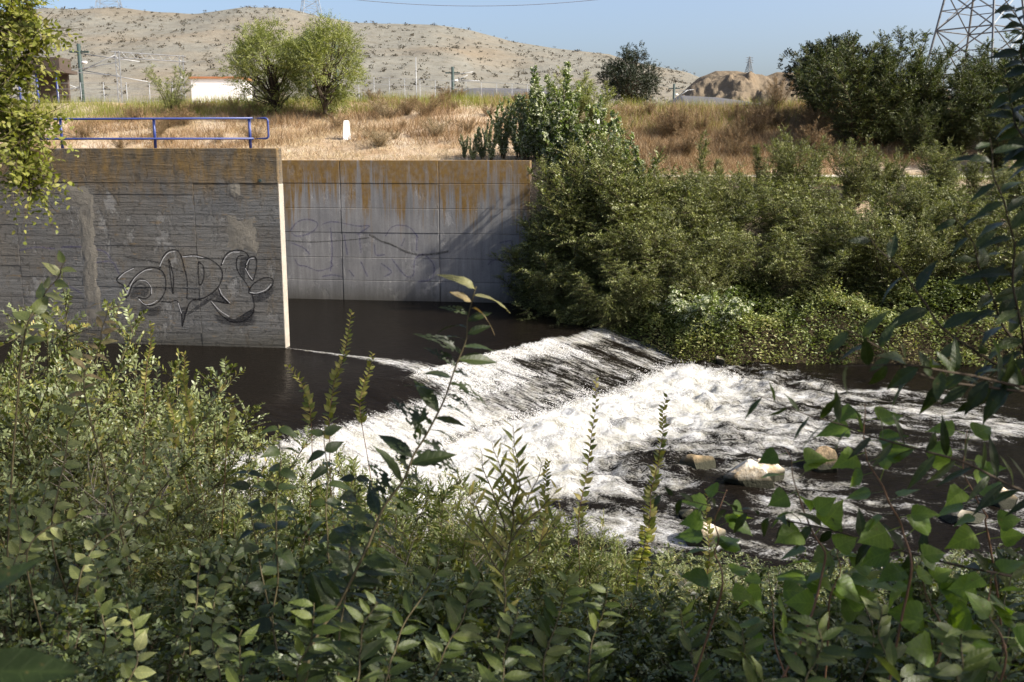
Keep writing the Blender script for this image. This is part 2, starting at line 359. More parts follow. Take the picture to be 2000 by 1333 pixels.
def grid_tris(nx, ny):
    i = np.arange(nx-1)[:, None]; j = np.arange(ny-1)[None, :]; a = (i*ny+j).ravel(); b = a+ny; c = b+1; d = a+1
    return np.concatenate([np.stack([a, b, c], 1), np.stack([a, c, d], 1)])
xs = axis(-30, 45, .5, -2500, 2500, 22); ys = axis(-4, 66, .4, -400, 4500, 24)
X, Y = np.meshgrid(xs, ys, indexing='ij'); Z = G(X, Y); Z = np.where(Y > 330, 9.5, Z)
obj('ground', tri_mesh('ground', np.stack([X, Y, Z], -1), grid_tris(len(xs), len(ys)), smooth=True), M['ground'], kind='structure')
# gravel track along the far bank
xs = np.linspace(4, 70, 120); V = []
for k, o in enumerate((12.4, 13.4, 14.5, 15.7)):
    yy = shore(np.minimum(xs, 40)) + o + .25*np.sin(xs*.7+k); V.append(np.stack([xs, yy, G(xs, yy)*0 + 5.17 + (.05 if 0 < k < 3 else 0)], -1))
obj('gravel_track', tri_mesh('gravel_track', np.stack(V, 1), grid_tris(120, 4)[:, ::-1], smooth=True), M['road'], kind='structure')

def ridge(name, mat, prof, D, depth, y_front, z_front, rough, seed, back=120, fr=1.0):
    px = np.array([p[0] for p in prof], float); py = np.array([p[1] for p in prof], float)
    n = 260; m = 70; u = np.linspace(px[0], px[-1], n); R = np.array([P(a, b, D) for a, b in zip(u, np.interp(u, px, py))])
    V = np.zeros((n, m, 3)); w_ = np.linspace(0, 1, m)
    for j, q in enumerate(w_):
        if q <= .75:
            f = q/.75; y = y_front + (D-y_front)*f; prf = f**.85*(1-.12*math.sin(f*3.1))
            z = z_front + (R[:, 2]-z_front)*prf; x = R[:, 0]*(1 + .0*f)
        else:
            f = (q-.75)/.25; y = D + back*f; z = R[:, 2] - (R[:, 2]-z_front)*f**1.5; x = R[:, 0]
        gul = fbm(fr*x/(D*.055)+seed, fr*np.full(n, y)/(D*.09), seed, 5)-.5
        amp = rough*math.sin(min(q/.75, 1)*math.pi)**.8 if q < .75 else 0
        V[:, j] = np.stack([x, np.full(n, y), z + gul*amp + rough*.06*(fbm(x*.2, np.full(n, y)*.2, seed+3)-.5)], -1)
    obj(name, tri_mesh(name, V, grid_tris(n, m), smooth=True), mat, kind='structure'); return V
HILL = ridge('hill', M['hill'], [(-500,40),(-200,20),(0,22),(90,14),(150,17),(215,12),(300,22),(380,26),(430,19),(480,12),(560,15),(620,30),(690,43),(760,45),(850,47),(920,58),(1000,80),(1080,93),(1190,105),(1260,125),(1340,139),(1400,165),(1500,185),(1700,200),(2400,205)], 430, 70, 210, 9.4, 6, 4)
MOUND = ridge('eroded_mound', M['mound'], [(1290,215),(1330,186),(1368,152),(1400,139),(1440,138),(1480,143),(1500,148),(1520,141),(1560,142),(1620,150),(1750,180),(1950,205)], 210, 40, 165, 9.4, 11, 21, 60, 2.6)
ridge('gravel_heap', M['gravel'], [(1290,206),(1330,186),(1400,190),(1470,199),(1530,206),(1600,214)], 140, 30, 120, 9.2, 1.2, 33, 30)
ridge('gravel_heap', M['gravel'], [(868,192),(890,176),(930,171),(1000,172),(1060,174),(1110,180),(1150,192)], 120, 30, 104, 9.2, .8, 37, 30)

# ------------------------------------------------------------------ water
C0 = np.array([-2.5, 29.2]); EN = np.array([.785, -.62]); ES = np.array([.62, .785])
def st(x, y): return (x-C0[0])*ES[0]+(y-C0[1])*ES[1], (x-C0[0])*EN[0]+(y-C0[1])*EN[1]
DOWN = -.95
def water(x, y):
    s, t = st(x, y)
    cr = .18*(fbm(s*.35, s*0, 71)-.5); tt = t + cr; tt = np.where(tt > 1.0, 1.0 + (tt-1.0)/(1 + .22*np.exp(-((s-4.0)/3.2)**2)), tt)
    z = np.interp(tt, [-2.5, -1.0, -.3, .3, 1.0, 3.9, 4.5, 60], [0, -.015, -.06, -.17, -.34, -1.0, DOWN, DOWN])
    chute = sstep(-.3, .4, tt)*(1-sstep(3.6, 4.6, tt)); turb = sstep(3.0, 4.4, tt)*(1-.85*sstep(5.5, 13, tt))*(1-sstep(9.5, 12, s))
    z = z + chute*.13*(fbm(s*2.2, t*.55, 11, 4)-.5)*2*.6
    z = z + turb*(.55*(fbm(x*.9, y*.9, 23, 5)-.48) + .32*(fbm(x*2.6, y*2.6, 27, 4)-.5))
    z = z + .10*np.exp(-((tt-4.9)/1.0)**2)*(1-sstep(8.0, 9.6, s))*(.2+1.6*fbm(s*1.1, t*1.1, 44))
    z = z + sstep(4, 6, tt)*.05*(fbm(x*1.6, y*1.6, 31, 3)-.5)
    n = fbm(s*.8, t*.35, 51, 4)-.5
    left = 1-sstep(-2.2, -.2, s - .25*t)                      # smooth dark sheet by the divider wall
    right = sstep(.6, 3.0, s + 1.6*n)*sstep(.35, 1.2, tt + 1.2*n)
    f_ch = (1-left)*(1-right)*(.62 - .16*sstep(.8, 2.6, tt)) + right*(.45 + .75*(fbm(s*2.2, t*.4, 57, 4)-.5) + .3*n - .08*sstep(4.5, 7, s)) + left*sstep(.7, 2.2, tt)*.75
    f = sstep(-.35, .15, tt + .5*n)*f_ch*(1-sstep(3.2, 4.2, tt))
    fr = 1-sstep(7.2, 9.6, s + 2.4*n + .0*t)
    frr = .28*(1-sstep(9.4, 11.6, s+2*n))
    dec = np.interp(tt, [3.0, 4.0, 6.5, 8.5, 11, 15, 20, 30], [0, .94, .70, .40, .29, .25, .18, .08])
    nb = fbm(x*.55+.3*y, y*.9, 61, 4)-.5
    f = np.maximum(f, np.maximum(fr*dec, frr*sstep(3.4, 4.4, tt)*(1-.5*sstep(14, 24, t))) + np.where(tt > 5.5, nb*1.2*sstep(5.0, 7.5, tt), nb*.25*sstep(3.6, 4.4, tt)))
    # foam line trailing from the end of the divider wall
    ax = np.interp(x, [-7.4, -4.85, -3.0, -1.8], [31.95, 30.5, 29.35, 28.2]); wd = np.interp(x, [-7.4, -4.85, -2.5], [.05, .22, .9])
    on = np.exp(-((y-ax)/wd)**2)*(x > -7.4)*(x < -1.6)
    f = np.maximum(f, on*.62); z = z + on*.03
    return z, np.clip(f, 0, 1.1), s, t
xs = np.concatenate([np.linspace(-60, -13, 24)[:-1], np.arange(-13, 15, .075), np.geomspace(15.1, 80, 60)])
ys = np.concatenate([np.linspace(9, 15.4, 30)[:-1], np.arange(15.4, 38.5, .085), np.linspace(38.6, 46, 30)])
X, Y = np.meshgrid(xs, ys, indexing='ij'); Z, F, S, T = water(X, Y)
obj('river_water', tri_mesh('river_water', np.stack([X, Y, Z], -1), grid_tris(len(xs), len(ys)), smooth=True,
    attr={'foam': F.ravel(), 'su': S.ravel(), 'tu': T.ravel(), 'calm': (T < -1).ravel().astype(float)}), M['water'], kind='structure')
rg = np.random.default_rng(5)
def drops(n, smin, smax, tmin, tmax, h, sz, fmin=.45):
    s = rg.uniform(smin, smax, n*3); t = rg.uniform(tmin, tmax, n*3); p = C0 + s[:, None]*ES + t[:, None]*EN
    z, f, _, _ = water(p[:, 0], p[:, 1]); ok = f > fmin; p = p[ok][:n]; z = z[ok][:n]
    return np.column_stack([p, z + np.abs(rg.normal(0, h, len(p)))]), rg.uniform(sz*.4, sz, len(p))
A = [drops(9000, -1.6, 6.2, -.1, 2.2, .03, .013), drops(14000, -9, 8.4, 3.4, 6.4, .10, .014), drops(2500, -7, -1, .9, 3.5, .04, .013)]
pc = np.concatenate([a[0] for a in A]); sz = np.concatenate([a[1] for a in A])
tv = np.array([(1,1,1),(1,-1,-1),(-1,1,-1),(-1,-1,1)])*.75; tf = np.array([(0,1,2),(0,3,1),(0,2,3),(1,3,2)])
obj('water_spray', tri_mesh('water_spray', pc[:, None]+tv[None]*sz[:, None, None], (np.arange(len(pc))[:, None, None]*4+tf[None])), M['spray'], kind='stuff',
    label='white droplets thrown up over the weir and its foaming foot', category='spray')

# ------------------------------------------------------------------ walls
def wall_frame(o): return thing(*o)
def on_wall(px, py, W):
    """local (x, z) on a wall's front plane under a survey-grid point"""
    u = (px-1000)/FPX; v = (py-666.5)/FPX
    D = np.array([u, math.cos(PITCH)-v*math.sin(PITCH), -math.sin(PITCH)-v*math.cos(PITCH)])
    n = np.array([math.sin(-WROT), math.cos(WROT)]); n = np.array([-math.sin(WROT), math.cos(WROT)])
    k = ((W-CAM[:2])@n)/(D[:2]@n); p = CAM + D*k; ex = np.array([math.cos(WROT), math.sin(WROT)])
    return (p[:2]-W)@ex, p[2]
wall1 = thing('divider_wall', 'board-marked grey concrete wall with black spray graffiti and a blue railing on top', 'wall', (*W1, 0), WROT)
TOP1 = 6.43; B1 = on_wall(300, 358, W1)[1]
R1 = random.Random(4)
MB().box(-17, -.02, .06, .39, -1.6, TOP1-.02).build('core', M['conc1'], wall1)
MB().box(-.03, .012, .012, .40, -1.6, B1-.01).build('end_face', M['render'], wall1)
MB().box(-17, 0, -.014, .41, B1, TOP1, .02).build('coping', M['conc1'], wall1)
cols = [0, on_wall(385, 500, W1)[0], on_wall(160, 500, W1)[0], on_wall(38, 500, W1)[0], -11.4, -17]
zrow = [-1.6, -.3]; z = -.3
hs = [.37,.34,.42,.3,.36,.4,.28,.36,.33,.38,.3,.35,.36,.3,.34,.36]
tot = sum(hs); hs = [h*(B1+.3)/tot for h in hs]
for h in hs: z += h; zrow.append(z)
OFF = {}
for c in range(len(cols)-1):
    for r in range(len(zrow)-1):
        o = R1.uniform(-.007, .005); OFF[(c, r)] = o
        MB().box(cols[c+1]+.006, cols[c]-(.006 if c else 0), o, .3, zrow[r]+.002+R1.uniform(0,.003), zrow[r+1]-.002, .008).build('concrete_board', M['conc1'], wall1)
MB().tube([(-.58, -.045, 5.42), (-.58, .1, 5.42)], .05, 10).build('drain_hole', M['mast'], wall1)
def spall(name, x0, x1, z0, z1, seed):
    rr_ = np.random.default_rng(seed); nx, nz = 26, 40; gx, gz = np.meshgrid(np.linspace(x0, x1, nx), np.linspace(z0, z1, nz), indexing='ij'); ed = np.minimum(np.minimum(gx-x0, x1-gx)/(x1-x0), np.minimum(gz-z0, z1-gz)/(z1-z0))*2
    nz_ = fbm(gx*3, gz*3, seed, 5); y = .004 - .022*np.clip(ed*1.6 + 1.5*(nz_-.55), -.6, 1)*(.6+.8*fbm(gx*14, gz*14, seed+1, 3))
    obj(name, tri_mesh(name, np.stack([gx, y, gz], -1), grid_tris(nx, nz), smooth=True), M['patch'], wall1)
for a, (q, y0, y1, w_) in enumerate(((163, 360, 640, .3), (470, 420, 500, .55), (455, 355, 385, .22), (150, 358, 410, .6))):
    xa, z1 = on_wall(q, y0, W1); _, z0 = on_wall(q, y1, W1); spall('repair_patch', xa-w_, xa+w_, z0, z1, 60+a)
def surf1(x, z):
    c = next((k for k in range(len(cols)-1) if cols[k+1] <= x <= cols[k]), 0); r = next((k for k in range(len(zrow)-1) if zrow[k] <= z <= zrow[k+1]), 0)
    return -.014 if z > B1 else OFF[(c, r)]
wall2 = thing('channel_wall', 'panel-formed grey concrete wall stained orange with faint purple graffiti behind the pool', 'wall', (*W2, 0), WROT)
TOP2 = 5.96
zr2 = [-1.6] + [on_wall(800, q, W2)[1] for q in (550, 505, 456, 408, 359)] + [TOP2]
cl2 = [0, on_wall(858, 450, W2)[0], on_wall(667, 450, W2)[0], -12.1, -15.5]
MB().box(-15.5, -.02, .05, .6, -1.6, TOP2-.015).build('core', M['conc2'], wall2)
OFF2 = {}
for c in range(4):
    for r in range(6):
        o = R1.uniform(-.008, .008) + (-.012 if r == 0 else 0); OFF2[(c, r)] = o
        MB().box(cl2[c+1]+.016, cl2[c]-(.016 if c else 0), o, .3 if r < 5 else .61, zr2[r]+(.007 if r else 0), zr2[r+1]-(.007 if r < 5 else 0), .012).build('concrete_panel', M['conc2'], wall2)
def surf2(x, z):
    c = next((k for k in range(4) if cl2[k+1] <= x <= cl2[k]), 0); r = next((k for k in range(6) if zr2[k] <= z <= zr2[k+1]), 0)
    return OFF2[(c, r)]

def smooth_pts(pts, n=10):
    pts = np.array(pts, float); p = np.vstack([2*pts[0]-pts[1], pts, 2*pts[-1]-pts[-2]]); out = []
    for i in range(1, len(p)-2):
        for k in range(n):
            t = k/n; out.append(.5*((2*p[i])+(-p[i-1]+p[i+1])*t+(2*p[i-1]-5*p[i]+4*p[i+1]-p[i+2])*t*t+(-p[i-1]+3*p[i]-3*p[i+1]+p[i+2])*t**3))
    out.append(pts[-1]); return np.array(out)
def stroke(name, zpts, wd, mat, parent, W, surf, zo, zs, lift=.003, curved=True):
    loc = np.array([on_wall(zo[0]+a/zs, zo[1]+b/zs, W) for a, b in zpts]); c = smooth_pts(loc, 12) if curved and len(loc) > 2 else smooth_pts(loc, 8)
    d = unit(np.gradient(c, axis=0)); nn = np.stack([-d[:, 1], d[:, 0]], 1); k = len(c); V = []; E = []
    wv = wd*(.8+.4*vnoise(np.arange(k)*.3, np.zeros(k), len(zpts)))
    for i in range(k):
        for o, e in ((-1, 0), (0, 1), (1, 0)):
            q = c[i]+nn[i]*o*wv[i]; V.append((q[0], surf(*q)-lift, q[1])); E.append(e)
    obj(name, tri_mesh(name, V, grid_tris(k, 3), attr={'edge': E}), mat, parent)
def fill(name, zpts, mat, parent, W, surf, zo, zs, lift=.002):
    loc = smooth_pts(np.array([on_wall(zo[0]+a/zs, zo[1]+b/zs, W) for a, b in zpts+zpts[:1]]), 5)[:-1]; c = loc.mean(0); k = len(loc); V = []; E = []
    for f, e in ((1, 0), (.8, .8), (.4, 1), (.02, 1)):
        for q in loc: r = c+(q-c)*f; V.append((r[0], surf(*r)-lift, r[1])); E.append(e)
    T = []
    for a in range(3):
        for i in range(k): j = (i+1) % k; T += [(a*k+i, a*k+j, a*k+k+j), (a*k+i, a*k+k+j, a*k+k+i)]
    obj(name, tri_mesh(name, V, T, attr={'edge': E}), mat, parent)
ZA = ((0, 480), 3.173)
g1 = [
 [(835,135),(770,165),(728,200),(730,225),(770,250),(785,275)],
 [(780,325),(785,270),(830,200),(890,150),(950,135),(1005,160),(1028,220),(1020,290),(980,350),(930,372),(890,355),(855,320)],
 [(855,320),(900,330),(935,300),(930,250),(900,215),(860,210),(820,245),(800,300),(780,325)],
 [(990,150),(1005,80),(1040,35),(1090,28),(1120,60),(1140,130),(1160,220),(1158,330)],
 [(1045,80),(1055,170),(1065,260),(1072,300)], [(1072,300),(1075,200),(1050,90)],
 [(1135,65),(1200,58),(1290,80),(1360,130),(1378,190),(1350,260),(1290,310),(1240,330),(1160,330)],
 [(1230,100),(1260,130),(1262,200),(1240,245),(1228,180),(1230,100)],
 [(1000,345),(1050,350),(1100,345),(1125,430),(1130,500),(1150,420),(1185,345),(1250,335)],
 [(1370,125),(1390,70),(1430,35),(1490,30),(1530,50),(1545,90),(1530,160)], [(1510,60),(1475,70),(1465,120),(1480,170),(1530,240),(1560,300),(1575,370),(1560,430),(1500,470),(1430,470),(1360,420),(1300,335)],
 [(1355,265),(1370,310),(1420,360)], [(1300,335),(1340,345),(1415,360)],
 [(1520,130),(1540,80),(1580,70),(1590,120),(1575,200),(1560,215),(1530,165),(1520,130)],
 [(1545,270),(1580,230),(1640,200),(1685,205),(1690,240),(1650,285),(1590,300),(1545,295),(1545,270)]]
for s_ in g1: stroke('graffiti_outline', s_, .031, M['spray_black'], wall1, W1, surf1, *ZA)
for s_ in ([(865,345),(870,400),(920,440),(985,430),(1000,370),(930,385)], [(1170,410),(1250,350),(1340,280),(1358,300),(1260,375),(1150,440)],
           [(1310,420),(1370,440),(1440,480),(1560,465),(1578,380),(1585,490),(1450,500),(1350,480)], [(1560,312),(1640,292),(1695,240),(1692,300),(1640,340),(1570,352)],
           [(870,225),(910,240),(925,290),(900,322),(860,312),(830,330),(800,320),(830,250)], [(1490,70),(1535,60),(1540,110),(1515,150),(1520,220),(1480,160)], [(1340,300),(1380,310),(1415,358),(1340,345)], [(1120,380),(1165,380),(1140,480),(1128,500)]):
    fill('graffiti_shade', s_, M['spray_fill'], wall1, W1, surf1, *ZA)
for s_ in ([(785,300),(832,208),(892,158),(945,146)], [(940,300),(935,255),(905,220),(865,215)], [(990,130),(1012,80),(1045,45),(1085,36)], [(1130,70),(1200,65),(1260,75)], [(1378,115),(1398,75),(1435,44),(1485,40)],
           [(1520,140),(1545,185),(1565,210)], [(1548,290),(1590,294),(1645,275),(1680,240)], [(1360,265),(1378,305),(1425,355)], [(1305,340),(1360,400),(1420,440)], [(860,330),(895,362),(935,362),(975,340)], [(1105,355),(1125,420)],
           [(830,140),(772,170),(735,205)], [(770,255),(790,300)], [(1527,120),(1545,85),(1575,78)]):
    stroke('graffiti_highlight', s_, .018, M['spray_white'], wall1, W1, surf1, *ZA, lift=.006)
stroke('crack', [(790,75),(870,85),(960,100),(1050,130),(1140,165)], .035, M['crack'], wall1, W1, surf1, *ZA, lift=.0045)
for s_ in ([(380,10),(500,8),(640,35),(690,90)], [(120,30),(220,10),(340,20)], [(300,240),(420,250),(510,300)], [(560,110),(690,100),(740,180)]):
    stroke('graffiti_outline', s_, .03, M['spray_purple'], wall1, W1, surf1, *ZA)
ZB = ((520, 280), 3.03)
for s_ in ([(140,520),(180,470),(240,450),(300,470),(290,510),(240,540),(180,550),(150,530)], [(330,480),(400,465),(540,490),(610,490),(540,540)], [(380,500),(390,640),(380,760)], [(460,540),(480,660)], [(550,540),(560,650)],
           [(705,550),(740,500),(790,485),(850,500),(900,560)], [(800,610),(820,560)], [(890,540),(890,640)], [(150,590),(220,620),(260,660)], [(170,690),(190,720),(240,730),(310,755),(390,730),(380,700)], [(330,790),(390,780),(450,790)],
           [(680,710),(740,760),(700,790)], [(490,750),(520,790)], [(560,700),(600,790)], [(740,680),(820,780),(870,780),(880,690),(930,660),(990,720),(980,800),(900,820)], [(640,600),(650,660),(700,660)], [(1380,590),(1450,580),(1440,640),(1390,640)], [(1310,720),(1350,690),(1410,700)]):
    stroke('graffiti_outline', s_, .04, M['spray_purple'], wall2, W2, surf2, *ZB)
for s_, q in (([(105,575),(250,585),(380,580),(500,572),(610,560)], .035), ([(610,540),(680,580),(740,600),(820,640),(900,660),(1000,655),(1080,640)], .06)):
    stroke('crack', s_, q, M['crack'], wall2, W2, surf2, *ZB)

# blue railing on the divider wall
rail = thing('blue_railing', 'blue tubular steel railing with rounded end on the graffiti wall', 'railing', (*W1, TOP1), WROT)
zt = .93; zm = .30; yb = .16
xe = on_wall(521, 250, W1)[0]
for q in (484, 297, 114, -70, -254): xx = on_wall(q, 260, W1)[0]; MB().tube([(xx, yb, 0), (xx, yb, zt)], .045, 10).build('post', M['blue'], rail, True)
rr = .1
arc = [(xe-rr+rr*math.sin(a), yb-.05, zt-rr+rr*math.cos(a)) for a in np.linspace(0, math.pi/2, 6)] + [(xe-rr+rr*math.cos(a), yb-.05, zm+rr-rr*math.sin(a)) for a in np.linspace(0, math.pi/2, 6)]
MB().tube([(-14, yb-.05, zt), (xe-.5, yb-.05, zt)], .033, 8).build('top_rail', M['blue'], rail, True)
MB().tube([(-14, yb-.05, zm), (xe-.5, yb-.05, zm)], .033, 8).build('lower_rail', M['blue'], rail, True)
MB().tube([(xe-.5, yb-.05, zt)]+arc+[(xe-.5, yb-.05, zm)], .033, 8).build('end_loop', M['blue'], rail, True)

# ------------------------------------------------------------------ foliage tools
def leaf_mesh_arrays(base, ax, nr, ln, wd, shape, fold=.25):
    ax = unit(ax); sd = unit(np.cross(nr, ax)); nr = np.cross(ax, sd); n = len(base)
    tpl = {'d': ([(0,0,0),(.42,.5,1),(1,0,0),(.42,-.5,1)], [(0,1,2),(0,2,3)]),
           'o': ([(0,0,0),(.28,.44,.8),(.62,.42,.9),(1,0,.3),(.62,-.42,.9),(.28,-.44,.8)], [(0,1,5),(1,2,5),(2,4,5),(2,3,4)]),
           'b': ([(0,-.5,0),(0,.5,0),(1,0,0)], [(0,1,2)])}[shape]
    tp = np.array(tpl[0]); tt = np.array(tpl[1])
    V = base[:, None] + ax[:, None]*(tp[None, :, 0:1]*ln[:, None, None]) + sd[:, None]*(tp[None, :, 1:2]*wd[:, None, None]) + nr[:, None]*(tp[None, :, 2:3]*(wd*fold)[:, None, None])
    T = np.arange(n)[:, None, None]*len(tp) + tt[None]
    return V.reshape(-1, 3), T.reshape(-1, 3), len(tt)
def twigs_to_leaves(rg, o, d, L, k, ll, lw, droop, spread=1.0, updown=.6):
    """k leaves on each twig, alternating sides"""
    n = len(o); t = (np.arange(k)+.6)/k; t = np.broadcast_to(t, (n, k)) + rg.uniform(-.3, .3, (n, k))/k
    p = o[:, None] + d[:, None]*(L[:, None]*t)[..., None]; p = p.copy(); p[..., 2] -= (droop*L[:, None])*t*t
    tan = unit(np.broadcast_to(d[:, None], p.shape) - np.array([0,0,1.])*(2*droop*t)[..., None])
    ref = unit(rg.normal(0, 1, (n, 3)) + np.array([0,0,1.2])); sd = unit(np.cross(tan, ref[:, None]))
    sgn = np.where(np.arange(k) % 2, 1., -1.)[None, :, None]
    ax = unit(tan*.75 + sd*sgn*spread + rg.normal(0, .25, p.shape))
    nr = unit(np.broadcast_to(ref[:, None], p.shape) + rg.normal(0, updown, p.shape))
    s = rg.uniform(.65, 1.15, (n, k))*(1-.35*t**3)
    return p.reshape(-1, 3), ax.reshape(-1, 3), nr.reshape(-1, 3), (ll*s).ravel(), (lw*s).ravel()
def stick_arrays(a, b, ra, rb):
    """three-sided sticks a->b"""
    d = unit(b-a); r = np.where(np.abs(d[:, 2:3]) < .9, np.array([[0,0,1.]]), np.array([[1.,0,0]])); u = unit(np.cross(d, r)); v = np.cross(d, u); V = []
    for p, q in ((a, ra), (b, rb)):
        for k in range(3):
            an = 2.1*k; V.append(p + (u*math.cos(an)+v*math.sin(an))*np.reshape(q, (-1, 1)))
    V = np.stack(V, 1); T = np.array([(0,1,4),(0,4,3),(1,2,5),(1,5,4),(2,0,3),(2,3,5)])
    return V.reshape(-1, 3), (np.arange(len(a))[:, None, None]*6+T[None]).reshape(-1, 3)
def join(parts):
    V = []; T = []; n = 0
    for v, t in parts: V.append(v); T.append(t+n); n += len(v)
    return np.concatenate(V), np.concatenate(T)

def shrub(name, label, cat, seed, H, R, nst, ntw, nlf, ll, lw, leaf, droop=.25, shape='d', twig=.5, low=.12, wood='twig', group=None, lean=1.0, upright=.5, curve=1.35, base_r=.18):
    """stems from the foot, side twigs, leaves on the twigs"""
    rg = np.random.default_rng(seed); root = thing(name, label, cat, group=group)
    ph = rg.uniform(0, 2*np.pi, nst); out = np.sqrt(rg.uniform(.02, 1, nst))*R*lean; hh = H*rg.uniform(.62, 1.0, nst)*(1-.25*(out/(R*lean))**2)
    b0 = np.stack([np.cos(ph), np.sin(ph), np.zeros(nst)], 1)*(base_r*R*rg.uniform(.2, 1, nst))[:, None]
    def pt(i, u): return b0[i] + np.stack([np.cos(ph[i])*out[i]*u**curve, np.sin(ph[i])*out[i]*u**curve, hh[i]*(u-.0*u)*(1-.12*u)/.88], -1)
    def wob(i, u): return .05*H*np.stack([np.sin(u*5+ph[i]*3), np.cos(u*4.3+ph[i]*5), 0*u], -1)*np.reshape(u, (-1, 1))
    segs = 6; parts = []
    for k in range(segs):
        i = np.arange(nst); ua = np.full(nst, k/segs); ub = np.full(nst, (k+1)/segs); r0 = .007*H
        parts.append(stick_arrays(pt(i, ua)+wob(i, ua), pt(i, ub)+wob(i, ub), np.full(nst, r0*(1-.8*k/segs)), np.full(nst, r0*(1-.8*(k+1)/segs))))
    i = np.repeat(np.arange(nst), ntw); u = low + (1-low)*rg.uniform(0, 1, len(i))**.85
    o = pt(i, u)+wob(i, u); az = rg.uniform(0, 2*np.pi, len(i)); el = rg.uniform(-.1, 1.0, len(i))*upright + .15
    d = np.stack([np.cos(az)*np.cos(el), np.sin(az)*np.cos(el), np.sin(el)], 1); d = unit(d + .35*np.stack([np.cos(ph[i]), np.sin(ph[i]), 0*az], 1) + .5*u[:, None]**3*np.array([0,0,1.]))
    L = twig*rg.uniform(.5, 1.2, len(i))*(1.1-.6*u)
    parts.append(stick_arrays(o, o+d*L[:, None]-np.array([0,0,1.])*(droop*L)[:, None], np.full(len(i), .0035*max(1, H*.5)), np.full(len(i), .0012)))
    V, T = join(parts); obj('stems', tri_mesh(name+'_stems', V, T), M[wood], root, kind='stuff')
    p, ax, nr, l_, w_ = twigs_to_leaves(rg, o, d, L, nlf, ll, lw, droop)
    V, T, q = leaf_mesh_arrays(p, ax, nr, l_, w_, shape); cl = np.repeat(rg.uniform(0, 1, len(o)), nlf); rn = np.clip(.55*cl + .45*rg.uniform(0, 1, len(p)), 0, 1)
    obj('foliage', tri_mesh(name+'_foliage', V, T, np.repeat(rn, q)), leaf, root, kind='stuff')
    return root

def tree(name, label, cat, seed, H, W, trunk_h, leaf, ll, lw, nclump, ntw, nlf, droop=.1, group=None, wood='bark', nlimb=9, zsq=.5, fill_=.85, tr=.045, hang=0.0, twig=.16, lump=.35):
    """tapered trunk, limbs, twigs in uneven clumps"""
    rg = np.random.default_rng(seed); root = thing(name, label, cat, group=group)
    ch = (H-trunk_h)/2; cz = trunk_h+ch
    mb = MB(); sw = rg.normal(0, .04*H, (5, 2)); sw[0] = 0
    zz = [-.3, trunk_h*.5, trunk_h, cz, H*.9]; mb.tube([(sw[k][0], sw[k][1], zz[k]) for k in range(5)], [tr*H*.5*q for q in (1.15, .9, .75, .45, .12)], 8)
    mb.build('trunk', M[wood], root, True)
    dv = unit(rg.normal(0, 1, (nclump, 3))); rad = rg.uniform(.25, 1, nclump)**.5*fill_
    c = dv*rad[:, None]*np.array([W/2, W/2, ch]); c[:, 2] += cz; c[:, :2] *= np.clip(1.15-.35*np.abs(c[:, 2:3]-cz)/ch, .3, 2)
    st_ = np.stack([sw[2][0]*np.ones(nclump), sw[2][1]*np.ones(nclump), trunk_h*.7+rg.uniform(0, 1, nclump)*(c[:, 2]-trunk_h*.7).clip(0)*.6], 1)
    mid = (st_+c)/2 + rg.normal(0, .04*H, (nclump, 3))
    V, T = join([stick_arrays(st_, mid, np.full(nclump, .012*H), np.full(nclump, .007*H)), stick_arrays(mid, c, np.full(nclump, .007*H), np.full(nclump, .002*H))])
    obj('limbs', tri_mesh(name+'_limbs', V, T), M[wood], root, kind='stuff')
    i = np.repeat(np.arange(nclump), ntw); n = len(i); cr = lump*min(W/2, ch)*rg.uniform(.5, 1.15, nclump)
    dd = unit(rg.normal(0, 1, (n, 3))); o = c[i] + dd*(cr[i]*rg.uniform(.1, 1, n)**.6)[:, None]
    d = unit(dd + .5*unit(c[i]-np.array([0,0,cz-.3*ch])) + np.array([0,0,.35-hang])); L = twig*H*rg.uniform(.4, 1.1, n)
    p, ax, nr, l_, w_ = twigs_to_leaves(rg, o, d, L, nlf, ll, lw, droop)
    V, T, q = leaf_mesh_arrays(p, ax, nr, l_, w_, 'd'); cl = rg.uniform(0, 1, nclump)[i].repeat(nlf); rn = np.clip(.4*cl+.6*rg.uniform(0, 1, len(p)), 0, 1)
    obj('crown', tri_mesh(name+'_crown', V, T, np.repeat(rn, q)), leaf, root, kind='stuff')
    return root

def place(root, x, y, rz=0, s=1.0, sink=.05, z=None):
    root.location = (x, y, float(G(x, y) if z is None else z)-sink); root.rotation_euler = (0, 0, rz); root.scale = s if hasattr(s, '__len__') else (s,)*3
def foot(px, d): return P(px, 600, d)[0]

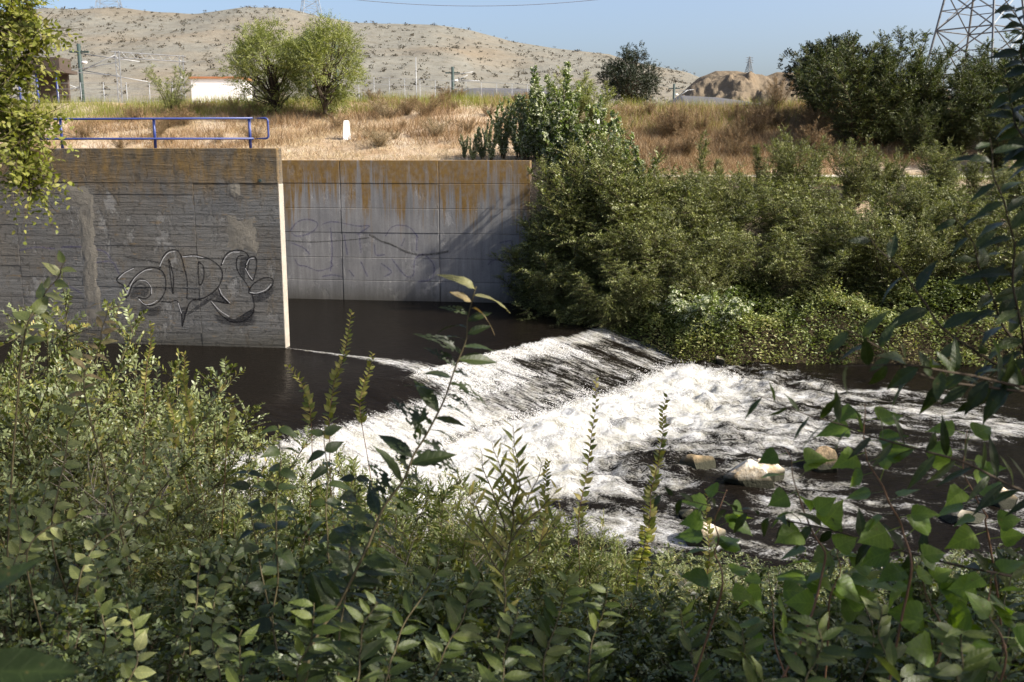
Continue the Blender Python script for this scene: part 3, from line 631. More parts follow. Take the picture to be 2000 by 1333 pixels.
# ------------------------------------------------------------------ far bank bushes
FB = 'bushes along the far bank'; FBL = 'feathery grey-green bush in the thicket on the far river bank'
protos = [shrub('bank_bush', FBL, 'bush', 100+k, (3.3, 3.0, 3.6, 2.7)[k], (1.7, 1.9, 1.5, 1.7)[k], 26, 62, 15, .08, .034, M['elm'], droop=(.3, .45, .15, .35)[k], twig=.85, low=.05, group=FB, upright=(.7, .5, 1.0, .7)[k]) for k in range(4)]
rb = random.Random(8); first = [True]*4
def bank_bush(x, y, s, k=None, label=None):
    k = rb.randrange(4) if k is None else k; rz = rb.uniform(0, 6.28); sc = (s*rb.uniform(.9, 1.1), s*rb.uniform(.9, 1.1), s*rb.uniform(.9, 1.1))
    if first[k]: first[k] = False; place(protos[k], x, y, rz, sc); o = protos[k]
    else: o = dup(protos[k], (x, y, float(G(x, y))-.05), rz, sc)
    q = y - float(shore(x))
    if x < 5.6: o['label'] = 'feathery grey-green bush between the channel wall and the weir slope'; o['group'] = 'bushes between wall and weir'
    elif q < 4.6: o['label'] = 'feathery grey-green bush rising straight behind the leafy ledge'; o['group'] = 'bushes behind the leafy ledge'
    elif q < 7.5: o['label'] = 'feathery grey-green bush in the middle of the far bank thicket'; o['group'] = FB
    else: o['label'] = 'low feathery bush at the top of the far bank beside the gravel track'; o['group'] = 'bushes beside the gravel track'
    return o
row = []
for x in np.arange(2.2, 23, 1.75): row.append((x+rb.uniform(-.4, .4), float(shore(x))+rb.uniform(2.8, 3.7), rb.uniform(.95, 1.2)))
for x in np.arange(2.6, 25, 1.6): row.append((x+rb.uniform(-.5, .5), float(shore(x))+rb.uniform(5.2, 6.4), rb.uniform(.95, 1.15)))
for x in np.arange(4.0, 27, 1.35): row.append((x+rb.uniform(-.5, .5), float(shore(x))+rb.uniform(8.0, 9.8), rb.uniform(.6, .85)))
for x, y, s, *kk in ((2.2, 38.6, 1.0), (3.6, 36.6, .95), (5.3, 36.2, .9), (7.0, 36.2, .8), (1.7, 40.6, 1.0), (4.6, 37.9, 1.2), (1.9, 41.6, 1.2), (3.2, 40.4, 1.3), (4.8, 41.5, 1.1), (2.6, 37.6, .8), (2.1, 40.9, 1.5), (3.1, 40.3, 1.55), (4.4, 39.8, 1.4), (2.7, 39.6, 1.25), (2.3, 40.4, 1.6, 2), (3.2, 40.1, 1.65, 2), (4.2, 39.8, 1.6, 2), (1.8, 41.2, 1.45, 0), (5.2, 39.6, 1.4, 0)): row.append((x, y, s, *kk))
for r_ in row: bank_bush(*r_)
SHL = 'tall feathery shoot sticking up out of the far bank thicket'; SHG = 'feathery shoots above the thicket'
sh_ = [shrub('feathery_shoot', SHL, 'shoot', 160+k, 2.6, .5, 5, 46, 12, .075, .03, M['elm'], droop=.1, twig=.55, low=.1, group=SHG, upright=1.2) for k in range(2)]
for k in range(22):
    x = 5.5 + k*.9 + rb.uniform(-.4, .4); y = float(shore(x)) + rb.uniform(7.5, 11.0); s_ = rb.uniform(.6, 1.05)
    if k < 2: place(sh_[k], x, y, k, s_)
    else: dup(sh_[k % 2], (x, y, float(G(x, y))-.05), k*1.1, s_)
# hanging branches over the pool
lo = shrub('overhanging_bush', 'low bush with arching sprays overhanging the dark pool beside the channel wall', 'bush', 140, 1.7, 2.0, 16, 46, 16, .08, .034, M['elm'], droop=.7, twig=.9, low=.1, upright=.3, curve=1.0)
place(lo, 2.1, 39.2, 0, 1.0, z=.8)
l2 = shrub('leafy_bush', 'dark green broad-leaved bush hanging over the bank above the weir', 'bush', 141, 2.0, 1.6, 14, 40, 12, .12, .075, M['poplar_far'], droop=.5, twig=.7, low=.05, upright=.4)
place(l2, 6.9, 35.3, 1.0, 1.0)
gb = shrub('twiggy_bush', 'greyish nearly leafless twiggy bush on the far bank', 'bush', 142, 2.6, 1.2, 26, 60, 4, .05, .02, M['elm'], droop=.5, twig=.8, low=.1)
place(gb, 10.3, 37.0, 1.0, 1.0)
# poplar suckers standing by the end of the channel wall
PG = 'young poplars beside the channel wall'; PL = 'young poplar sucker with upright shoots and flickering pale leaves beside the channel wall'
pp = [shrub('young_poplar', PL, 'poplar', 150+k, (4.8, 4.2)[k], (.85, 1.0)[k], 15, 66, 12, .095, .072, M['poplar_far'], droop=.06, twig=.34, low=.1, group=PG, upright=1.0, lean=1.0) for k in range(2)]
for k, (x, y, s) in enumerate(((3.0, 43.0, 1.34), (1.2, 43.6, .84), (-.4, 44.2, .62), (2.0, 44.6, 1.08), (4.4, 43.4, .9), (-1.3, 44.3, .36), (3.7, 42.6, 1.3), (.3, 44.4, .66), (1.7, 42.8, 1.2), (2.5, 42.4, 1.3), (-2.1, 44.5, .26), (1.0, 44.2, .76), (2.2, 41.1, 1.25), (3.2, 40.8, 1.3), (4.5, 40.4, 1.25), (.6, 43.4, .72), (-.9, 43.6, .42), (-1.7, 43.9, .3))):
    if k < 2: place(pp[k], x, y, k*1.3, s)
    else: dup(pp[k % 2], (x, y, float(G(x, y))-.05), k*1.3, s)

# ------------------------------------------------------------------ trees and shrubs up on the embankment
def at_px(px, d): return float(P(px, 200, d)[0])
T1 = tree('willow_tree', 'bushy light green willow tree on the dry embankment above the railing', 'tree', 201, 5.1, 4.4, .4, M['willow'], .15, .045, 58, 44, 12, .15, fill_=.95, lump=.27, twig=.15); place(T1, at_px(525, 57), 57, .3)
T2 = tree('willow_tree', 'taller yellow-green willow tree beside its bushy twin above the white post', 'tree', 202, 5.2, 3.6, .35, M['willow'], .15, .045, 50, 44, 12, .15, fill_=.97, lump=.28, twig=.16); place(T2, at_px(648, 56), 56, 1.3)
T3 = shrub('wispy_shrub', 'thin wispy willow shrub in front of the white wall', 'shrub', 203, 3.4, 1.5, 12, 40, 10, .12, .03, M['willow'], twig=.7, upright=1.0); place(T3, at_px(335, 58), 58)
S1 = shrub('pale_shrub', 'pale olive shrub on the embankment left of the round dark tree', 'shrub', 204, 3.6, 1.7, 22, 50, 10, .12, .04, M['willow'], twig=.7, upright=.9); place(S1, at_px(1118, 61), 61)
S1b = dup(S1, (at_px(1165, 60), 60, float(G(at_px(1165, 60), 60))-.1), 2.0, .75, 'smaller pale olive shrub tucked against the round dark tree')
T4 = tree('round_tree', 'small round dark evergreen tree on the skyline of the embankment', 'tree', 205, 4.9, 4.4, .5, M['darktree'], .17, .07, 60, 36, 9, .05, fill_=.9, lump=.34, twig=.1); place(T4, at_px(1232, 76), 76, 0, 1.0, .2)
T5 = tree('broad_tree', 'broad dark evergreen tree with bluish shade behind the dry weeds', 'tree', 206, 6.3, 9.0, .5, M['darktree'], .26, .12, 90, 40, 9, .05, fill_=.92, lump=.28, twig=.08); place(T5, at_px(1638, 82), 82, 0, 1.0, .2)
BG_ = 'olive bushes beside the track'; BL = 'tall olive-green bush in the clump beyond the gravel track'
bb = [shrub('tall_bush', BL, 'bush', 210+k, 6.2, 2.7, 30, 76, 15, .15, .06, M['olive'], droop=.2, twig=1.2, low=.08, group=BG_, upright=.8) for k in range(2)]
for k, (px, d, s) in enumerate(((1680, 54, .98), (1760, 55, .98), (1850, 54, .86), (1930, 56, .8), (1610, 58, .78), (2010, 55, .95), (1720, 54, .7), (1880, 53, .62), (2090, 56, 1.0), (1960, 50.5, .6), (2030, 49.5, .62), (1990, 53, .8), (1800, 52.5, .5))):
    x = at_px(px, d)
    if k < 2: place(bb[k], x, d, k, s)
    else: dup(bb[k % 2], (x, d, float(G(x, d))-.1), k*1.1, s)

# ------------------------------------------------------------------ grasses and ground cover (uncountable)
def blades(name, n, pts, hmin, hmax, wd, mat, lean=.35, seed=1, label='', cat='grass', tuft=6, tr=.12):
    rg = np.random.default_rng(seed); k = len(pts); b = np.repeat(pts, tuft, 0) + rg.normal(0, tr, (k*tuft, 3))*np.array([1,1,0]); m = len(b)
    b[:, 2] = G(b[:, 0], b[:, 1]) - .03
    ax = unit(np.stack([rg.normal(0, lean, m), rg.normal(0, lean, m), np.ones(m)], 1)); nr = unit(rg.normal(0, 1, (m, 3)))
    L = rg.uniform(hmin, hmax, m)*np.repeat(rg.uniform(.55, 1.1, k), tuft)
    V, T, q = leaf_mesh_arrays(b, ax, nr, L, np.full(m, wd), 'b'); rn = np.clip(np.repeat(rg.uniform(0, 1, k), tuft)*.6+rg.uniform(0, .4, m), 0, 1)
    obj(name, tri_mesh(name, V, T, np.repeat(rn, q)), mat, kind='stuff', label=label, category=cat)
def scatter(n, x0, x1, y0, y1, seed, thr=.45, sc=.5):
    rg = np.random.default_rng(seed); x = rg.uniform(x0, x1, n*3); y = rg.uniform(y0, y1, n*3); k = fbm(x*sc, y*sc, seed+5) + rg.uniform(-.12, .12, n*3) > thr
    k &= (y - wl2(x) > 1.2) | (x > 3); x = x[k][:n]; y = y[k][:n]; return np.stack([x, y, 0*x], 1)
blades('dry_grass', 0, scatter(9000, -24, 12, 43.2, 61, 11, .42), .12, .42, .022, M['straw'], .8, 1, 'straw-coloured dry grass covering the embankment slope', tuft=7, tr=.25)
blades('dry_tufts', 0, scatter(2600, -24, 16, 48, 61, 13, .52, .7), .4, .95, .022, M['rust_weed'], .5, 2, 'clumps of brown dry weeds high on the embankment', 'weeds', 10, .22)
blades('tall_dry_weeds', 0, scatter(5200, 6.0, 22, 51.5, 62, 15, .36), .25, .85, .02, M['rust_weed'], .6, 3, 'rust-brown dry weeds beyond the gravel track', 'weeds', 9, .3)
blades('pale_dry_weeds', 0, scatter(3000, 6.0, 22, 51.5, 62, 16, .4), .25, .8, .02, M['straw'], .6, 31, 'pale straw weeds mixed into the rust-brown ones beyond the track', 'weeds', 8, .3)
blades('skyline_grass', 0, scatter(4400, -36, 20, 57.0, 63, 17, .3), .3, .9, .02, M['yellow'], .25, 4, 'yellow-green weeds along the crest of the embankment', 'grass', 7, .2)
blades('bank_grass', 0, scatter(1200, 5, 26, 44.0, 46.2, 19, .4), .2, .55, .02, M['grassgreen'], .35, 5, 'green weeds along the edge of the gravel track', 'grass', 7, .2)
for k, (px, py, d, h, lb) in enumerate(((760, 205, 55, 1.5, 'bushy tan tumbleweed beside the taller willow'), (830, 215, 55, 1.3, 'wide brown dry bush midway along the embankment'), (740, 262, 48, .9, 'small tan dry bush beside the white marker post'), (355, 180, 55, 1.2, 'brown dry bush under the wispy shrub'), (850, 262, 50, 1.1, 'rust-brown dry bush above the end of the channel wall'))):
    q = shrub('dry_bush', lb, 'bush', 300+k, h, h*.9, 18, 40, 7, .07, .016, M['rust_weed'] if k % 2 else M['straw'], droop=.1, twig=.4, low=.05, wood='stem', upright=.9); place(q, at_px(px, d), d)
WGL = 'tall rust-brown dry weed bush in the stand beyond the gravel track'; WG = 'dry weed bushes beyond the track'
wb_ = [shrub('dry_weed_bush', WGL, 'bush', 320+k, 1.9, .95, 20, 46, 7, .07, .016, M['rust_weed'], droop=.1, twig=.45, low=.12, wood='stem', group=WG, upright=1.0) for k in range(2)]
for k in range(34):
    x = rb.uniform(6.5, 21.5); y = rb.uniform(52.0, 61.5); s_ = rb.uniform(.6, 1.1)
    if k < 2: place(wb_[k], x, y, k, s_)
    else: dup(wb_[k % 2], (x, y, float(G(x, y))-.05), k*.9, s_)
EGL = 'small brown dry weed clump on the straw-coloured slope above the walls'; EG = 'weed clumps above the walls'
for k in range(46):
    x = rb.uniform(-22, 4); y = rb.uniform(49, 61); s_ = rb.uniform(.22, .55)
    o = dup(wb_[k % 2], (x, y, float(G(x, y))-.05), k*.9, (s_*1.4, s_*1.4, s_), EGL, EG)
def cover(name, label, n, x0, x1, d0, d1, seed, ll, mat, hh=.35, near=False):
    rg = np.random.default_rng(seed); x = rg.uniform(x0, x1, n); dd = rg.uniform(d0, d1, n); y = (near_edge(x) - dd) if near else shore(x)+dd
    mound = hh*np.clip(1.7*fbm(x*.9, y*.9, seed, 4)-.35, .08, 1); z = G(x, y) + mound*rg.uniform(.55, 1.05, n)
    ax = unit(np.stack([rg.normal(0, 1, n), rg.normal(0, 1, n) - .3, rg.uniform(-.3, .9, n)], 1)); nr = unit(np.stack([rg.normal(0, .5, n), rg.normal(0, .5, n) - .3, np.ones(n)], 1))
    L = ll*rg.uniform(.6, 1.2, n); V, T, q = leaf_mesh_arrays(np.stack([x, y, z], 1), ax, nr, L, L*.5, 'd'); rn = np.clip(fbm(x*.8, y*.8, seed+2)*1.3-.3+rg.uniform(-.3, .3, n), 0, 1)
    obj(name, tri_mesh(name, V, T, np.repeat(rn, q)), mat, kind='stuff', label=label, category='ground cover')
cover('ground_cover', 'low leafy ground cover on the ledge above the far waterline', 46000, 4.6, 24, -.25, 3.8, 41, .13, M['cover'], 1.7)
cover('bank_cover', 'low green growth beside the weir slope at the foot of the thicket', 9000, 2.9, 8, -.35, 1.6, 42, .09, M['grassgreen'], .6)
cover('near_cover', 'leafy undergrowth covering the near bank below the shrubs', 60000, -13, 14, -.3, 11.5, 43, .075, M['under'], .9, True)
# scrub dotted over the hill
rg = np.random.default_rng(77); n = 5200; ii = rg.integers(20, 250, n); jj = (rg.uniform(0, 1, n)**.8*54).astype(int); cpt = HILL[ii, jj] + rg.normal(0, 2.0, (n, 3))*np.array([1,0,0]); rad = rg.uniform(.3, 1.0, n)**1.3*1.2
k = 14; dv = unit(rg.normal(0, 1, (n, k, 3))); dv[..., 2] = np.abs(dv[..., 2])*.8; b = (cpt[:, None] + dv*rad[:, None, None]*rg.uniform(.3, 1, (n, k, 1))).reshape(-1, 3)
V, T, q = leaf_mesh_arrays(b, unit(rg.normal(0, 1, b.shape)), unit(rg.normal(0, 1, b.shape)), np.repeat(rad, k)*.55, np.repeat(rad, k)*.35, 'd')
obj('hill_scrub', tri_mesh('hill_scrub', V, T, np.repeat(rg.uniform(0, 1, len(b)), q)), M['scrub'], kind='stuff', label='low dark scrub dotted over the dry hill', category='scrub')

# ------------------------------------------------------------------ man-made things on the skyline
for px, py0, py1, d, lb in ((677, 236, 268, 50, 'white tapered marker post on the dry slope above the channel wall'), (1169, 222, 242, 58.5, 'white marker post half hidden behind the poplar shoots')):
    b = P(px, py1, d); h = float(P(px, py0, d)[2]-b[2]); r = thing('marker_post', lb, 'post', (b[0], b[1], float(G(b[0], b[1]))-.05), .25); h = max(.6, float(P(px, py0, d)[2])-r.location.z)
    m = MB(); a, c_ = .19, .13
    m.v = [(-a,-a,0),(a,-a,0),(a,a,0),(-a,a,0),(-c_,-c_,h-.05),(c_,-c_,h-.05),(c_,c_,h-.05),(-c_,c_,h-.05),(-c_+.03,-c_+.03,h),(c_-.03,-c_+.03,h),(c_-.03,c_-.03,h),(-c_+.03,c_-.03,h)]
    m.f = [(0,1,5,4),(1,2,6,5),(2,3,7,6),(3,0,4,7),(4,5,9,8),(5,6,10,9),(6,7,11,10),(7,4,8,11),(8,9,10,11)]
    m.build('shaft', M['white_paint'], r)
def mast(px, py0, d, lb, arms, s=1.0):
    b = P(px, py0, d); g = 9.0; h = b[2]-g; r = thing('catenary_mast', lb, 'mast', (b[0], b[1], g), 0)
    MB().tube([(0,0,-.3), (0,0,h)], [.17*s, .14*s], 8).build('pole', M['mast'], r, True)
    MB().box(-.7*s, .7*s, -.08, .08, h-.62*s, h-.5*s).build('crossarm', M['mast'], r)
    for x1, z0, z1 in arms:
        m = MB(); m.tube([(0,0,h-z0), (x1,0,h-z1)], .036*s, 6); m.build('cantilever', M['galv'], r, True)
    MB().tube([(.12*s,0,h-1.3*s), (.5*s,0,h-1.3*s)], .1*s, 8).build('insulator', M['white_paint'], r, True)
mast(153, 86, 90, 'dark railway mast with white arms beside the lattice portal', [(5.2, .8, 1.5), (3.2, 2.3, .9), (5.8, 2.2, 3.2), (-4.4, 3.9, 2.2), (-2.6, 3.6, 4.1)], 1.2)
mast(884, 131, 130, 'lone dark railway mast with white arms in front of the hill', [(1.9, 1.9, 1.0), (3.4, 1.6, 1.7), (2.6, 1.0, .6)], 1.3)
mast(1317, 164, 165, 'far dark railway mast beside the grey gravel heap', [(2.2, 2.4, 1.0), (3.2, 1.2, .9)], 1.3)
mast(600, 59, 95, 'dark railway mast rising between the two willow trees', [], 1.5)
mast(655, 66, 100, 'dark railway mast almost hidden in the taller willow', [], 1.2)
# white lattice portal
def lattice_col(name, mat, par, x, y, z0, z1, w_, n):
    for sx in (-1, 1): MB().box(x+sx*w_-.03, x+sx*w_+.03, y-.03, y+.03, z0, z1).build('upright', mat, par)
    m = MB()
    for k in range(n):
        a = z0+(z1-z0)*k/n; b = z0+(z1-z0)*(k+1)/n; s_ = 1 if k % 2 else -1; m.tube([(x-s_*w_, y, a), (x+s_*w_, y, b)], .022, 4, False)
    m.build('lacing', mat, par)
b = P(228, 100, 86); e = P(371, 106, 90); gp = thing('lattice_portal', 'pale steel lattice portal frame over the railway', 'portal', (b[0], b[1], 9.0)); hh = b[2]-9; dx = e[0]-b[0]
lattice_col('c', M['galv'], gp, 0, 0, -.2, hh, .16, 16); lattice_col('c', M['galv'], gp, dx, 1.5, -.2, hh-.2, .16, 16)
m1 = MB().tube([(-.5,0,hh-.05),(dx+.4,1.5,hh-.3)], .04, 5).build('top_chord', M['galv'], gp); MB().tube([(-.5,0,hh-.5),(dx+.4,1.5,hh-.75)], .04, 5).build('bottom_chord', M['galv'], gp)
m = MB()
for k in range(14): u = k/14; v = (k+1)/14; m.tube([(dx*u,1.5*u,hh-.05-.25*u-(0 if k%2 else .45)), (dx*v,1.5*v,hh-.05-.25*v-(.45 if k%2 else 0))], .02, 4, False)
m.build('lacing', M['galv'], gp)
for z0, z1, x1 in ((.9, 1.6, -4.2), (2.0, 1.6, -5.0)): MB().tube([(0,0,hh-z0), (x1,0,hh-z1)], .035, 5).build('brace', M['galv'], gp)
# mesh fence
f0 = P(112, 165, 80); fe = thing('wire_fence', 'thin wire mesh fence on posts in front of the railway', 'fence', (f0[0], 80, 9.0)); fx = float(P(470, 165, 80)[0]-f0[0])
for k in range(9): MB().tube([(fx*k/8,0,-.2), (fx*k/8,0,2.6)], .028, 6).build('post', M['galv'], fe, True)
for k in range(6): MB().tube([(0,0,.3+.45*k), (fx,0,.3+.45*k)], .013, 4).build('wire', M['galv'], fe)
f1 = P(700, 150, 110); f2 = P(1090, 168, 110); fe2 = thing('boundary_fence', 'long thin fence line at the foot of the hill', 'fence', (f1[0], 110, 9.0)); fx = float(f2[0]-f1[0]); h1 = f1[2]-9; h2 = f2[2]-9
for k in range(14): u = k/13; MB().tube([(fx*u,0,-.2), (fx*u,0,h1+(h2-h1)*u)], .025, 5).build('post', M['galv'], fe2, True)
for q in (0, .7): MB().tube([(0,0,h1-q), (fx,0,h2-q)], .018, 4).build('wire', M['galv'], fe2)
# white wall, shed, poles
b0 = P(372, 150, 74); b1 = P(470, 152, 74); ww = thing('white_building', 'low white rendered building with tiled edge beside the willow tree', 'building', (b0[0], 74, 8.8)); L = float(b1[0]-b0[0]); H_ = float(b0[2]-8.8)
MB().box(0, L, 0, 3, 0, H_-.14).build('wall', M['white_paint'], ww); MB().box(-.12, L+.12, -.12, 3.1, H_-.14, H_).build('roof', M['roof'], ww)
b0 = P(30, 110, 82); b1 = P(108, 110, 82); sh = thing('shed', 'dark open-sided shed with blue posts and a sagging roof behind the leaves', 'shed', (b0[0], 82, 8.9)); L = float(b1[0]-b0[0]); H_ = float(b0[2]-8.9)
MB().box(-.3, L+.3, -.3, 3.2, H_-1.2, H_-.95).build('roof', M['shed'], sh); MB().box(0, L-.1, .8, 3.0, H_-.95, H_).build('upper_wall', M['shed'], sh); MB().box(.2, L-.3, 2.6, 2.9, 0, H_-1.2).build('back_wall', M['shed'], sh)
for q in (0, .45, .95): MB().tube([(L*q+.1,0,-.2), (L*q+.1,0,H_-1.2)], .09, 8).build('post', M['blue'], sh, True)
MB().tube([(.1,0,1.1), (L*.95,0,1.1)], .05, 6).build('rail', M['blue'], sh, True)
for px, h, lb in ((812, 112, 'thin pale pole in front of the hill'),):
    b = P(px, h, 105); MB().tube([(0,0,0), (0,0,b[2]-9)], [.06, .04], 6).build('thin_pole', M['galv'], None, True, loc=(b[0], 105, 9.0), label=lb, category='pole')
# pylons
def pylon(lb, base, H_, wb, rz, mat, r, arms=True, group=None):
    p = thing('pylon', lb, 'pylon', base, rz, group)
    def hw(z): return wb*(1-.72*min(1, z/(H_*.72))) if z < H_*.72 else wb*.28*(1-.75*(z/H_-.72)/.28)
    lv = [0, .16, .3, .42, .52, .6, .66, .72, .79, .86, .93, 1.0]; lv = [q*H_ for q in lv]
    cn = [(-1,-1),(1,-1),(1,1),(-1,1)]
    for cx, cyy in cn: MB().tube([(cx*hw(z), cyy*hw(z), z) for z in lv], r, 5).build('leg', mat, p)
    for k in range(len(lv)-1):
        a, b = lv[k], lv[k+1]; m = MB()
        for i in range(4):
            c0, c1 = cn[i], cn[(i+1) % 4]
            A_ = [Vector((c0[0]*hw(a), c0[1]*hw(a), a)), Vector((c1[0]*hw(a), c1[1]*hw(a), a)), Vector((c0[0]*hw(b), c0[1]*hw(b), b)), Vector((c1[0]*hw(b), c1[1]*hw(b), b))]
            m.tube([A_[0], A_[3]], r*.6, 4, False); m.tube([A_[1], A_[2]], r*.6, 4, False); m.tube([A_[2], A_[3]], r*.6, 4, False)
            if k < 5:
                mid = (A_[0]+A_[3])/2; m.tube([A_[0].lerp(A_[2], .5), mid], r*.4, 4, False); m.tube([A_[1].lerp(A_[3], .5), mid], r*.4, 4, False)
        m.build('bracing', mat, p)
    if arms:
        for q in (.74, .84, .94):
            z = H_*q
            for s_ in (-1, 1):
                m = MB(); tip = (s_*wb*1.15, 0, z)
                for yy in (-1, 1): m.tube([(s_*hw(z), yy*hw(z), z), tip], r*.7, 4); m.tube([(s_*hw(z+H_*.04), yy*hw(z), z+H_*.04), tip], r*.6, 4)
                m.build('crossarm', mat, p)
    return p
g = P(1903, 200, 112); pylon('large steel lattice pylon rising behind the olive bushes', (g[0], 112, 9.0), 34, 4.6, .62, M['lattice'], .13)
hz = P(607, 30, 432); pylon('small lattice pylon on the hill crest between the willow trees', (hz[0], 432, hz[2]-2), 26, 4.2, .4, M['galv'], .1)
hz = P(213, 16, 432); pylon('small lattice pylon on the hill crest above the lattice portal', (hz[0], 432, hz[2]-2), 26, 5.0, .2, M['galv'], .1)
hz = P(1463, 146, 212); pylon('slim little pylon standing on the eroded mound', (hz[0], 212, hz[2]-1), 4.6, .9, .5, M['lattice'], .035)
pts = [P(q, 12-((q-930)/190)**2*8, 150) for q in range(420, 1500, 30)]
MB().tube(pts, .035, 4).build('power_cable', M['cable'], None, label='thin dark power cable sagging across the sky', category='cable')

# ------------------------------------------------------------------ rocks
def rock(px, py, d, w_, h_, seed, mat, lb, z=None, flat=.8):
    import bmesh
    bm = bmesh.new(); bmesh.ops.create_icosphere(bm, subdivisions=4, radius=1.0); rr_ = np.random.default_rng(seed); pl = unit(rr_.normal(0, 1, (13, 3))); pd = rr_.uniform(.5, .84, 13)
    for v in bm.verts:
        c = np.array(v.co)
        for a, b in zip(pl, pd):
            q = c@a
            if q > b: c = c-a*(q-b)
        c = c*(1+.16*(fbm(np.array(c[0]*2.2+seed), np.array(c[1]*2.2+c[2]*1.7), seed, 4)-.5)); v.co = (c[0]*w_/2, c[1]*w_*.42, c[2]*h_)
    m = bpy.data.meshes.new('rock'); bm.to_mesh(m); bm.free()
    p = P(px, py, d); o = obj('rock', m, mat, loc=(p[0], p[1], (DOWN+h_*.15) if z is None else z), rot=(0, 0, rr_.uniform(-.6, .6)), label=lb, category='rock'); return o
def dw(py): 
    a = PITCH + math.atan((py-666.5)/FPX); return (CAM[2]-DOWN)/math.tan(a)
rock(1462, 945, dw(945), 1.15, .5, 401, M['rock'], 'large pale split boulder in the stream below the foam')
rock(1362, 912, dw(912), .85, .34, 402, M['rock_brown'], 'low brown boulder touching the large pale boulder')
rock(1500, 940, dw(935), .75, .52, 407, M['rock'], 'pale half of the split boulder on the poplar side')
rock(1612, 912, dw(915), .85, .45, 403, M['rock_brown'], 'dark mossy boulder behind the poplar leaves')
rock(1385, 1050, dw(1055), .95, .4, 404, M['rock'], 'pale rock in the shallows beside the near bank')
rock(1340, 1000, dw(1010), .4, .2, 405, M['rock'], 'small pale stone upstream of the rock in the shallows')
rock(1960, 985, dw(985), .8, .35, 406, M['rock'], 'pale stone by the right-hand poplar suckers')
rock(1880, 1010, dw(1015), 1.0, .25, 408, M['rock'], 'flat pale stone slab among the poplar suckers')
rock(1407, 706, 34.1, .5, .2, 409, M['rock'], 'small white stone at the waterline of the far ledge', z=DOWN+.08)
rock(1370, 704, 34.5, .4, .1, 410, M['rock_brown'], 'flat dark stone at the end of the weir slope', z=DOWN+.06)

# ------------------------------------------------------------------ near bank shrubs
NG = 'small-leaved shrubs on the near bank'; NL = 'dense small-leaved green shrub on the near bank'
ns = [shrub('near_shrub', NL, 'shrub', 500+k, (2.6, 2.2, 2.9)[k], (1.15, 1.3, 1.1)[k], 22, 40, 17, .052, .023, M['privet'], droop=.15, shape='o', twig=.55, low=.1, wood='stem', group=NG, upright=.9) for k in range(3)]
fst = [True]*3
NLAB = [(250, ('dense small-leaved shrub growing up in front of the graffiti wall', 'shrubs in front of the graffiti wall')), (520, ('dense small-leaved shrub in front of the dark pool', 'shrubs in front of the dark pool')),
        (1000, ('small-leaved shrub with the white foam showing through its top', 'shrubs in front of the foam')), (1450, ('small-leaved shrub at the grassy water edge below the boulders', 'shrubs at the grassy water edge')), (9999, ('small-leaved shrub in shade beneath the poplar suckers', 'shrubs beneath the poplar suckers'))]
def near(px, top, d, k, hscale=None):
    """a shrub whose tip reaches a survey-grid height at distance d"""
    t_ = P(px, top, d); g = float(G(t_[0], t_[1])); h = t_[2]-g; s = max(.35, h/((2.6, 2.2, 2.9)[k])); w_ = np.clip(s, .55, 1.1); rz = rb.uniform(0, 6.28)
    lb, gr = next((b for a, b in NLAB if px < a))
    if fst[k]: fst[k] = False; o = ns[k]; place(o, t_[0], t_[1], rz, (w_, w_, s))
    else: o = dup(ns[k], (t_[0], t_[1], g-.05), rz, (w_, w_, s))
    o['label'] = lb; o['group'] = gr
for px, top, d, k in ((-60, 510, 7.5, 0), (40, 520, 9.0, 2), (130, 600, 8.0, 0), (210, 640, 10.0, 1), (300, 690, 9.5, 2), (380, 760, 10.5, 0), (60, 760, 6.2, 1), (190, 850, 6.6, 2), (320, 880, 7.2, 0), (460, 880, 10.8, 1), (560, 920, 10.6, 2),
                      (640, 880, 10.4, 0), (740, 870, 10.4, 1), (830, 930, 10.8, 2), (700, 930, 8.4, 0), (560, 950, 7.8, 1), (430, 960, 6.2, 2), (120, 1040, 5.0, 0), (300, 1080, 5.2, 1), (560, 1120, 5.2, 2), (760, 1080, 6.6, 1), (920, 960, 9.5, 0), (860, 1000, 7.4, 1), (1160, 1060, 7.6, 0), (1000, 1040, 7.0, 1), (1300, 1120, 7.6, 2), (640, 1000, 6.6, 2),
                      (1010, 1060, 9.0, 2), (1120, 1000, 10.8, 1), (900, 1150, 6.0, 0), (1080, 1160, 6.6, 2), (1220, 1110, 9.6, 1), (1360, 1130, 9.8, 0), (1250, 1220, 6.6, 1), (1440, 1180, 8.0, 2), (1560, 1180, 9.0, 1), (1700, 1150, 9.4, 0), (1850, 1130, 9.6, 2),
                      (1980, 1100, 9.2, 1), (1620, 1240, 6.0, 2), (1820, 1220, 6.2, 0), (1990, 1200, 6.0, 1)):
    near(px, top, d, k)
BGL = 'loose broad-leaved shrub filling the foreground between the tall stems'; BGG = 'broad-leaved shrubs in the foreground'
bs = [shrub('broad_leaved_shrub', BGL, 'shrub', 520+k, 1.7, .75, 20, 34, 11, .062, .034, M['broad'], droop=.2, shape='o', twig=.42, low=.1, wood='twig', group=BGG, upright=.7) for k in range(3)]
